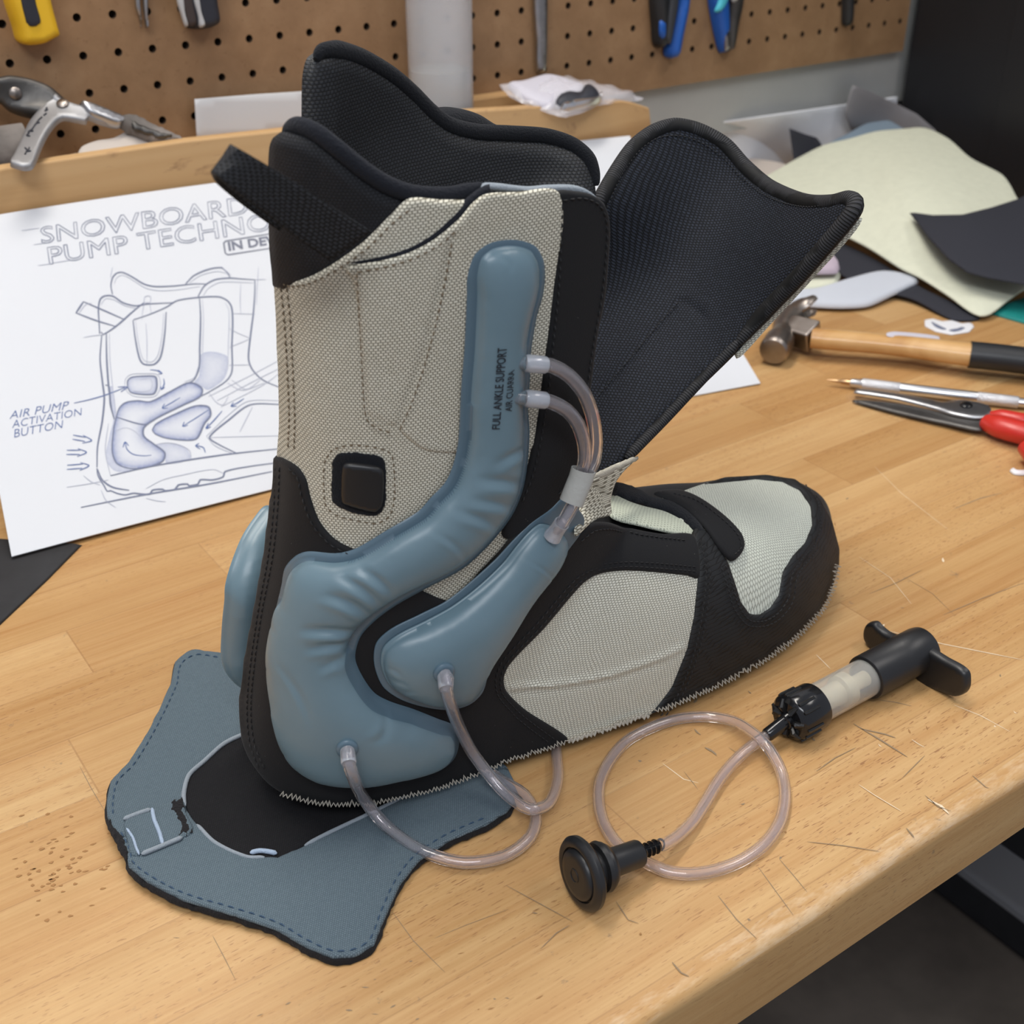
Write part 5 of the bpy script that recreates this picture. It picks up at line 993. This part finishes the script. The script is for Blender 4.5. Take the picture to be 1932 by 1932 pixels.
k0, k1 = tz(1563, 717, .0052), tz(1960, 764, .0052); kd = k1-k0; kl = np.linalg.norm(kd); kd /= kl
def ks(u): 
    f = lambda s: (lambda w: 966+FPX*(w @ RT)/(w @ FW))(k0+kd*s-CAM); lo, hi = -.05, .4
    for _ in range(50):
        m = (lo+hi)/2
        if f(m) < u: lo = m
        else: hi = m
    return lo
KR = .0047
mk('tip', *lathe(k0, kd, [(ks(1560), .0003), (ks(1575), .0011), (ks(1586), .0014), (ks(1588), .0020), (ks(1606), .0022)], 20), M['brass'], kn)
mk('collet', *lathe(k0, kd, [(ks(1604), .0028), (ks(1608), .0034), (ks(1622), .0037), (ks(1624), .0044), (ks(1627), .0046)], 24), M['alu'], kn)
mk('knurled_grip', *lathe(k0, kd, [(ks(1626), .0044), (ks(1628), KR), (ks(1697), KR), (ks(1698), .0044)], 28), M['knurl'], kn)
mk('barrel', *lathe(k0, kd, [(ks(1697), .0045), (ks(1699), .0046), (ks(1842), .0046), (ks(1843), .0045)], 28), M['alu'], kn)
mk('knurled_grip', *lathe(k0, kd, [(ks(1842), .0044), (ks(1844), KR), (ks(1920), KR), (ks(1921), .0044)], 28), M['knurl'], kn)
mk('end_cap', *lathe(k0, kd, [(ks(1920), .0038), (ks(1930), .0038), (ks(1960), .0036), (ks(1962), .003)], 24), M['alu'], kn)
scs = thing('scissors', tz(1750, 790, 0), 'pair of scissors with closed steel blades and red handles beside the craft knife', 'scissors')
gz = GT([(1612, 742, 'z', .004), (1800, 785, 'z', .006), (1870, 810, 'z', .007), (1720, 745, 'z', .0055), (1700, 790, 'z', .0045)])
patch('blade', [(1610, 743), (1612, 738), (1640, 740), (1680, 745), (1751, 757), (1780, 763), (1794, 760), (1820, 759), (1868, 772), (1866, 790), (1837, 792), (1795, 785), (1768, 776), (1694, 757), (1640, 748)], gz, M['steel'], scs, off=.0006, th=.0022, rnd=.0008, step=5, smooth_t=0)
patch('blade', [(1608, 752), (1666, 769), (1720, 782), (1780, 795), (1854, 808), (1860, 790), (1790, 778), (1700, 760)], gz, M['steel_dark'], scs, off=-.0024, th=.0022, rnd=.001, step=5, smooth_t=0)
pv, pn = surf(gz, [(1822, 772)], .0026); mk('pivot_screw', *lathe(pv[0], pn[0], [(0, .0046), (.0014, .0046), (.0022, .0034), (.0022, .002)], 24), M['plastic_gloss'], scs)
P = cr([tz(1862, 796, .009), tz(1880, 803, .010), tz(1910, 812, .0105), tz(1950, 822, .0105), tz(2010, 842, .010), tz(2060, 880, .010), tz(2050, 925, .010), tz(1990, 905, .010), tz(1940, 845, .010)], False, .003)
V, F, UV = sweep(P, np.interp(np.linspace(0, 1, len(P)), [0, .06, .2, 1], [.0070, .0095, .0095, .0075]), 20, flat=.85, nrm=np.tile([0, 0, 1.0], (len(P), 1))); mk('handle', V, F, M['red'], scs)
P = cr([tz(1868, 782, .011), tz(1890, 784, .012), tz(1930, 792, .0125), tz(1990, 800, .012), tz(2070, 815, .012)], False, .003)
V, F, UV = sweep(P, np.interp(np.linspace(0, 1, len(P)), [0, .1, 1], [.003, .0055, .0075]), 16, flat=.8, nrm=np.tile([0, 0, 1.0], (len(P), 1))); mk('handle', V, F, M['red'], scs)
tag(patch('sticker', [(1744, 604), (1760, 602), (1778, 607), (1795, 605), (1815, 611), (1832, 609), (1838, 617), (1828, 627), (1795, 632), (1765, 626), (1745, 616)], GP((0, 0, .0003), (0, 0, 1)), M['white'], th=.0008, rnd=.0004, step=5, curve=False), 'torn white sticker with faded dark marks on the bench behind the hammer', 'sticker')
stk = bpy.data.objects['sticker']
patch('printed_mark', [(1757, 607), (1766, 611), (1778, 617), (1786, 621), (1778, 622), (1764, 616)], GP((0, 0, .0012), (0, 0, 1)), M['pencil'], None, th=.0002, rnd=.0001, step=3); m_ = bpy.data.objects['printed_mark']; wm = np.array(m_.location); m_.parent = stk; m_.location = tuple(wm-np.array(stk.location))
for q in ([(1790, 623), (1812, 619), (1816, 622), (1800, 626)], [(1806, 620), (1815, 617), (1821, 619), (1812, 622)]):
    m_ = patch('printed_mark', q, GP((0, 0, .0012), (0, 0, 1)), M['pencil'], None, th=.0002, rnd=.0001, step=3); wm = np.array(m_.location); m_.parent = stk; m_.location = tuple(wm-np.array(stk.location))
tag(patch('plastic_scrap', [(1905, 889), (1909, 884), (1918, 889), (1945, 890), (1945, 896), (1915, 896)], GP((0, 0, .0003), (0, 0, 1)), M['white'], th=.002, rnd=.001, step=4), 'thin white plastic scrap at the right edge of the bench', 'scrap')
# ---------------------------------------------------------------- cloth and sheet offcuts at the right
def scrap(name, outline, ctrl, mat, th, label, cat, grp=None, curve=True, step=12, rnd=None, **kw):
    o = patch(name, outline, GT(ctrl), mat, None, th=th, rnd=rnd or th*.6, step=step, curve=curve, smooth_t=2, **kw); tag(o, label, cat, grp); return o
scrap('white_sheet', [(1180, 258), (1215, 251), (1300, 238), (1400, 224), (1500, 210), (1590, 197), (1693, 182), (1680, 290), (1640, 330), (1500, 345), (1380, 340), (1200, 330)], [(1215, 246, 'y', .982), (1590, 196, 'y', .982), (1400, 222, 'y', .982), (1500, 345, 'z', .006), (1300, 330, 'z', .006), (1640, 330, 'z', .006), (1680, 280, 'y', .975)], M['plaster'], .0015, 'white textured sheet standing against the wall behind the fabric scraps', 'sheet', curve=False)
scrap('plastic_sheet', [(1595, 215), (1600, 185), (1609, 160), (1640, 172), (1690, 195), (1730, 215), (1765, 245), (1788, 268), (1760, 275), (1680, 270), (1615, 262), (1603, 240)], [(1609, 160, 'y', .966), (1603, 230, 'y', .964), (1690, 195, 'y', .955), (1765, 245, 'y', .922), (1620, 275, 'y', .972), (1740, 290, 'y', .930)], M['grey_sheet'], .0012, 'stiff grey plastic sheet standing on edge behind the cream fabric', 'sheet', curve=False)
scrap('cloth_scrap', [(1560, 280), (1600, 255), (1640, 233), (1670, 229), (1695, 240), (1720, 262), (1700, 320), (1600, 330)], [(1560, 280, 'z', .058), (1660, 230, 'z', .072), (1720, 262, 'z', .066), (1640, 330, 'z', .045), (1620, 262, 'z', .066)], M['blue_cloth'], .006, 'dusty blue cloth bundled under the cream fabric', 'cloth', rnd=.006)
scrap('fabric_scrap', [(1489, 242), (1515, 252), (1541, 260), (1556, 285), (1560, 330), (1500, 345), (1497, 300)], [(1489, 242, 'y', .958), (1541, 260, 'y', .956), (1497, 300, 'y', .950), (1556, 285, 'y', .950), (1530, 330, 'y', .935)], M['navy_sheet'], .002, 'small dark pointed fabric offcut standing behind the cream fabric', 'fabric', curve=False, step=9)
scrap('leather_scrap', [(1380, 310), (1405, 301), (1450, 305), (1480, 312), (1500, 322), (1470, 350), (1420, 370), (1380, 340)], [(1405, 301, 'z', .045), (1500, 322, 'z', .048), (1420, 370, 'z', .026), (1460, 335, 'z', .042)], M['taupe'], .003, 'pale taupe leather offcut between the boot tongue and the cream fabric', 'leather')
tag(patch('cutting_mat', [(1790, 600), (1865, 596), (1900, 575), (1990, 545), (2060, 660), (1935, 612), (1872, 594)], GP((0, 0, .0003), (0, 0, 1)), M['teal'], th=.0025, rnd=.0006, step=9, curve=False), 'teal cutting mat corner showing under the cream fabric', 'cutting mat')
scrap('foam_scrap', [(1500, 470), (1540, 480), (1570, 488), (1584, 508), (1580, 516), (1540, 518), (1480, 520), (1460, 490)], [(1500, 470, 'z', .026), (1584, 508, 'z', .021), (1500, 518, 'z', .020), (1540, 490, 'z', .0235)], M['pink_foam'], .006, 'pale pink foam offcut under the edge of the cream fabric', 'foam', rnd=.002, step=8)
scrap('fabric_scrap', [(1440, 505), (1540, 512), (1585, 517), (1578, 535), (1530, 546), (1470, 552), (1430, 545)], [(1440, 505, 'z', .014), (1585, 517, 'z', .013), (1520, 545, 'z', .011), (1450, 550, 'z', .011)], M['cream_sheet'], .003, 'small cream fabric offcut beneath the pink foam', 'fabric', step=8)
scrap('felt_scrap', [(1460, 566), (1490, 552), (1540, 548), (1600, 530), (1660, 516), (1715, 522), (1733, 533), (1715, 543), (1680, 560), (1640, 578), (1600, 582), (1550, 581), (1490, 575)], [(1460, 566, 'z', .006), (1550, 581, 'z', .004), (1640, 578, 'z', .004), (1733, 533, 'z', .010), (1660, 516, 'z', .010), (1560, 548, 'z', .009), (1600, 555, 'z', .0075)], M['white_felt'], .005, 'off-white felt offcut with ragged edge behind the hammer head', 'felt', rnd=.003, step=8)
dark_back = scrap('fabric_scrap', [(1560, 452), (1640, 485), (1740, 545), (1850, 600), (1800, 605), (1720, 565), (1640, 545), (1580, 515), (1540, 470)], [(1560, 452, 'z', .018), (1850, 600, 'z', .002), (1640, 545, 'z', .006), (1700, 520, 'z', .010), (1540, 480, 'z', .014)], M['navy_sheet'], .002, 'dark fabric offcut lying in shade beneath the cream fabric', 'fabric')
GCR = [(1450, 335, 'z', .046), (1505, 302, 'z', .056), (1555, 277, 'z', .066), (1650, 252, 'z', .076), (1745, 245, 'z', .078), (1830, 300, 'z', .066), (1918, 377, 'z', .048), (1700, 340, 'z', .064), (1560, 400, 'z', .042), (1585, 440, 'z', .030), (1700, 510, 'z', .018), (1850, 595, 'z', .006), (1932, 545, 'z', .012), (1800, 480, 'z', .030), (1720, 420, 'z', .046), (1800, 400, 'z', .052), (1660, 470, 'z', .026), (1640, 340, 'z', .058)]
cream = scrap('fabric_sheet', [(1430, 345), (1470, 320), (1505, 300), (1555, 275), (1600, 264), (1650, 250), (1700, 245), (1745, 243), (1790, 264), (1830, 299), (1890, 331), (1905, 350), (1920, 378), (1960, 430), (1960, 540), (1932, 548), (1905, 566), (1868, 594), (1848, 597), (1825, 586), (1790, 560), (1735, 525), (1700, 508), (1640, 470), (1585, 442), (1530, 420), (1460, 400), (1420, 370)], GCR, M['cream_sheet'], .0018, 'large pale cream fabric sheet draped over the scrap pile by the cabinet', 'fabric', step=12)
nv = [(a, b, 'z', c) for a, b, _, c in GCR]
scrap('fabric_sheet', [(1716, 402), (1760, 408), (1815, 407), (1870, 393), (1920, 377), (1980, 350), (1990, 560), (1932, 538), (1860, 525), (1825, 515), (1790, 490), (1752, 450)], [(1716, 402, 'z', .0555), (1815, 407, 'z', .0585), (1920, 377, 'z', .059), (1825, 515, 'z', .0345), (1932, 538, 'z', .029), (1860, 450, 'z', .049), (1752, 450, 'z', .0475), (1990, 450, 'z', .046)], M['navy_sheet'], .0022, 'dark navy fabric sheet lying on top of the cream fabric', 'fabric', curve=False)
# ---------------------------------------------------------------- bottle, plastic bag on the rack
def px_w(u0, u1, P): return abs(u1-u0)*depth(P)/FPX
Pb = ty(833, 190, .946); rb = px_w(774, 897, Pb)/2*.98; zb0 = .1405
bot = thing('plastic_bottle', (Pb[0], .946, zb0), 'tall frosted plastic bottle partly filled with clear liquid behind the boot', 'bottle')
mk('body', *lathe((Pb[0], .946, zb0), (0, 0, 1), [(0, rb*.90), (.001, rb*.97), (.004, rb), (.06, rb), (.14, rb*1.01), (.17, rb*.95), (.19, rb*.55), (.195, rb*.4), (.215, rb*.4), (.215, rb*.36), (.19, rb*.36), (.168, rb*.9), (.14, rb*.965), (.06, rb*.955), (.004, rb*.955), (.0025, rb*.9)], 56, cap=True), M['bottle'], bot)
zl = ty(835, 143, .946-rb)[2]; mk('liquid', *lathe((Pb[0], .946, zb0+.0028), (0, 0, 1), [(0, rb*.9), (.002, rb*.945), (zl-zb0-.003, rb*.945), (zl-zb0-.0028, rb*.9)], 48), M['liquid'], bot)
bag = thing('plastic_bag', ty(1090, 205, .905), 'clear zip bag holding white and dark parts lying on the rack board', 'bag')
gb = GT([(948, 158, 'y', .940), (1040, 138, 'y', .950), (1216, 182, 'y', .915), (1070, 211, 'y', .886), (1000, 190, 'y', .908), (1120, 195, 'y', .890), (1100, 160, 'y', .92)])
patch('film', [(944, 153), (975, 155), (1035, 138), (1075, 143), (1140, 156), (1218, 181), (1190, 186), (1130, 194), (1095, 207), (1062, 213), (1020, 200), (985, 186), (960, 172)], gb, M['film'], bag, off=-.004, th=.012, rnd=.03, step=7, rough=.6, bump=lambda X: .0012*np.sin(X[:, 0]*.12+X[:, 1]*.2))
patch('folded_sheet', [(958, 158), (985, 154), (1032, 142), (1070, 150), (1105, 165), (1095, 178), (1058, 190), (1040, 202), (1010, 194), (978, 178)], gb, M['lavender'], bag, off=-.0025, th=.007, rnd=.005, step=6)
patch('dark_part', [(1046, 200), (1052, 186), (1070, 178), (1092, 180), (1098, 168), (1112, 166), (1126, 178), (1131, 192), (1120, 197), (1095, 203), (1068, 207)], gb, M['navy_soft'], bag, off=-.0015, th=.0095, rnd=.006, step=5)
patch('shiny_clip', [(1055, 206), (1080, 198), (1120, 192), (1130, 180), (1134, 192), (1122, 199), (1092, 206), (1066, 211)], gb, M['alu'], bag, off=-.001, th=.009, rnd=.003, step=4)
# ---------------------------------------------------------------- tools on the pegboard
def peg(name, label, cat, parts, loc=None):
    u, v = parts[0][1][0]; t = thing(name, ty(u, v, YW-.004), label, cat)
    for nm, pl, mat, off, th, rnd in parts: patch(nm, pl, GP((0, YW-off, 0), (0, -1, 0)), M[mat], t, off=0, th=th, rnd=rnd, step=6, smooth_t=0)
    return t
peg('utility_knife', 'yellow handle with black inlay hanging at the top left of the pegboard', 'utility knife', [('handle', [(-14, -190), (40, -200), (70, -120), (90, 0), (103, 50), (106, 63), (95, 70), (75, 80), (45, 83), (30, 76), (22, 50), (6, 0), (-10, -90)], 'yellow', 0, .020, .006), ('inlay', [(28, -120), (52, -125), (66, 0), (76, 38), (73, 47), (60, 50), (50, 47), (46, 35), (38, 0)], 'navy_soft', .0185, .003, .0015)])
peg('tweezers', 'steel tweezers hanging point down beside the yellow handle', 'tweezers', [('prong', [(252, -160), (262, -160), (263, 0), (266, 36), (266, 54), (263, 40), (254, 10)], 'steel', .004, .003, .001), ('prong', [(266, -160), (276, -160), (278, 0), (278, 28), (279, 52), (275, 55), (271, 34), (268, 0)], 'steel', .004, .004, .0015)])
peg('folding_knife', 'dark handle with two pale grey stripes hanging near the tweezers', 'knife', [('handle', [(318, -160), (385, -160), (402, 0), (407, 32), (404, 42), (392, 50), (365, 54), (350, 51), (342, 30), (333, 0)], 'navy_soft', 0, .018, .006), ('stripe', [(325, -120), (334, -120), (347, 20), (354, 50), (349, 51), (341, 28), (333, 0)], 'grey_soft', .0155, .0035, .001), ('stripe', [(350, -120), (358, -120), (378, 20), (386, 49), (376, 52), (372, 30), (364, 0)], 'grey_soft', .0165, .0035, .001), ('panel', [(337, -120), (348, -120), (362, 0), (370, 45), (356, 50), (350, 30), (343, 0)], 'brown_soft', .0165, .002, .001)])
peg('steel_file', 'long narrow steel blade hanging beside the frosted bottle', 'file', [('blade', [(1003, -200), (1030, -200), (1030, 40), (1029, 110), (1024, 138), (1012, 138), (1010, 80), (1006, 20)], 'steel', .003, .0035, .001)])
peg('pliers', 'pliers with black and bright blue handles hanging at the upper right', 'pliers', [('handle', [(1222, -160), (1242, -160), (1254, 0), (1254, 60), (1250, 82), (1240, 91), (1231, 84), (1228, 50), (1224, 0)], 'black_grip', .002, .013, .006), ('handle', [(1268, -160), (1300, -160), (1293, 0), (1280, 70), (1274, 100), (1264, 110), (1253, 106), (1252, 90), (1264, 30), (1270, 0)], 'blue', .002, .013, .006), ('grip_inset', [(1244, 40), (1250, 36), (1254, 44), (1254, 66), (1249, 74), (1244, 68)], 'blue', .013, .0025, .001), ('grip_inset', [(1262, -60), (1276, -60), (1278, 0), (1270, 50), (1262, 84), (1254, 80), (1257, 40), (1262, 0)], 'slate', .012, .004, .002), ('jaw', [(1225, -200), (1296, -200), (1290, -150), (1230, -150)], 'steel', .002, .012, .003)])
peg('pruning_snips', 'blue snips with light cyan catch and steel blade tip on the pegboard', 'snips', [('handle', [(1325, -160), (1350, -160), (1366, 0), (1368, 60), (1364, 98), (1357, 100), (1350, 80), (1335, 0)], 'blue', .002, .012, .005), ('blade', [(1366, -160), (1405, -160), (1396, 0), (1388, 40), (1377, 95), (1366, 99), (1364, 80), (1368, 30), (1370, 0)], 'steel_dark', .002, .010, .004), ('catch', [(1366, -30), (1380, -30), (1366, 10), (1354, 24), (1347, 22), (1352, 10)], 'cyan', .013, .004, .002), ('tip', [(1368, 55), (1376, 53), (1376, 90), (1368, 97)], 'steel', .012, .002, .0008), ('pivot', [(1378, -8), (1388, -8), (1390, 2), (1382, 5)], 'grey_soft', .012, .004, .002)])
peg('pen', 'narrow black tool hanging alone near the cabinet', 'tool', [('body', [(1590, -140), (1604, -140), (1604, 0), (1602, 38), (1596, 50), (1589, 48), (1588, 20)], 'black_grip', .002, .010, .004)])
# ---------------------------------------------------------------- locking pliers and brush lying in the rack
lp = thing('locking_pliers', ty(120, 250, .93), 'old steel locking pliers with bent release lever lying over the rack edge', 'pliers')
gl = GT([(0, 150, 'y', .958), (0, 240, 'y', .950), (110, 200, 'y', .945), (120, 180, 'y', .945), (225, 240, 'y', .93), (100, 260, 'y', .915), (60, 325, 'y', .886), (30, 330, 'y', .885), (140, 225, 'y', .93)])
patch('jaw_plate', [(-30, 150), (0, 144), (20, 141), (60, 148), (95, 162), (112, 178), (122, 195), (100, 222), (75, 218), (40, 214), (15, 208), (0, 196), (-30, 190)], gl, M['steel_dark'], lp, off=-.005, th=.009, rnd=.003, step=6)
patch('lever', [(108, 178), (116, 184), (130, 200), (148, 210), (155, 208), (190, 222), (221, 236), (219, 250), (185, 243), (163, 235), (160, 243), (140, 240), (120, 238), (108, 246), (96, 262), (85, 282), (76, 302), (68, 320), (60, 330), (45, 332), (30, 328), (22, 324), (32, 305), (48, 275), (62, 245), (80, 218), (95, 200), (102, 188)], gl, M['steel_dull'], lp, off=.004, th=.0045, rnd=.0012, step=5, smooth_t=0, nsm=8)
patch('channel', [(150, 205), (190, 219), (222, 233), (228, 240), (220, 252), (190, 243), (160, 228)], gl, M['steel'], lp, off=.006, th=.006, rnd=.0015, step=5)
for q in ([(55, 304), (50, 312)], [(52, 300), (58, 306)], [(60, 299), (56, 307), (62, 305)], [(63, 271), (58, 276), (64, 277)], [(66, 265), (61, 270)], [(70, 262), (65, 268), (71, 267)], [(74, 255), (70, 262)], [(77, 251), (73, 257)], [(80, 246), (76, 253), (82, 251)], [(85, 241), (80, 246)], [(92, 222), (89, 230), (94, 226)], [(92, 234), (88, 238)]):
    X = cr(q, False, 2); Pq, Nq = surf(gl, X, .0088); V, F, _ = sweep(Pq, .0006, 5); mk('engraved_mark', V, F, M['navy_soft'], lp)
for c in ((28, 176), (124, 214)):
    p, N = surf(gl, [c], .004 if c[0] < 50 else .008); mk('rivet', *lathe(p[0], N[0], [(0, .0045), (.002, .0043), (.003, .003)], 20), M['steel_hammer'], lp)
P = cr([ty(60, 318, .905), ty(110, 304, .912), ty(145, 294, .918)], False, .004); V, F, UV = sweep(P, .0024, 10); mk('rod', V, F, M['alu'], lp)
gbz = GT([(210, 225, 'y', .925), (350, 266, 'y', .912), (250, 260, 'y', .915), (280, 230, 'y', .925)])
br = thing('paint_brush', ty(290, 250, .92), 'crusted flat brush wedged between the pliers and the rack board', 'brush')
patch('bristles', [(212, 226), (235, 216), (262, 222), (300, 240), (340, 258), (351, 266), (346, 270), (310, 270), (278, 264), (250, 250), (228, 240)], gbz, M['rust'], br, off=-.003, th=.008, rnd=.004, step=5, rough=1.5)
patch('stained_tip', [(240, 232), (262, 240), (290, 252), (325, 262), (300, 266), (275, 260), (252, 250)], gbz, M['steel_dark'], br, off=.003, th=.003, rnd=.002, step=5, rough=1)
gs = GT([(150, 280, 'y', .915), (260, 245, 'y', .925), (220, 270, 'y', .915), (300, 275, 'y', .912)])
tag(patch('scraper_plate', [(150, 276), (180, 262), (215, 256), (250, 240), (270, 255), (300, 268), (330, 272), (250, 282), (200, 288), (150, 296)], gs, M['taupe'], None, off=-.004, th=.003, rnd=.001, step=6), 'pale flat scraper plate lying in the rack under the brush', 'scraper')
V, F, UV = sweep(cr([ty(-60, 290, .94), ty(0, 287, .937), ty(30, 284, .935), (ty(56, 281, .933))], False, .004), np.array([1.0]), 20) if 0 else sweep(np.linspace(ty(-70, 297, .94), ty(52, 279, .936), 10), .0175, 24)
tag(mk('rubber_cylinder', V, F, M['rust']), 'dark grimy cylinder lying in the rack at the left edge', 'cylinder')
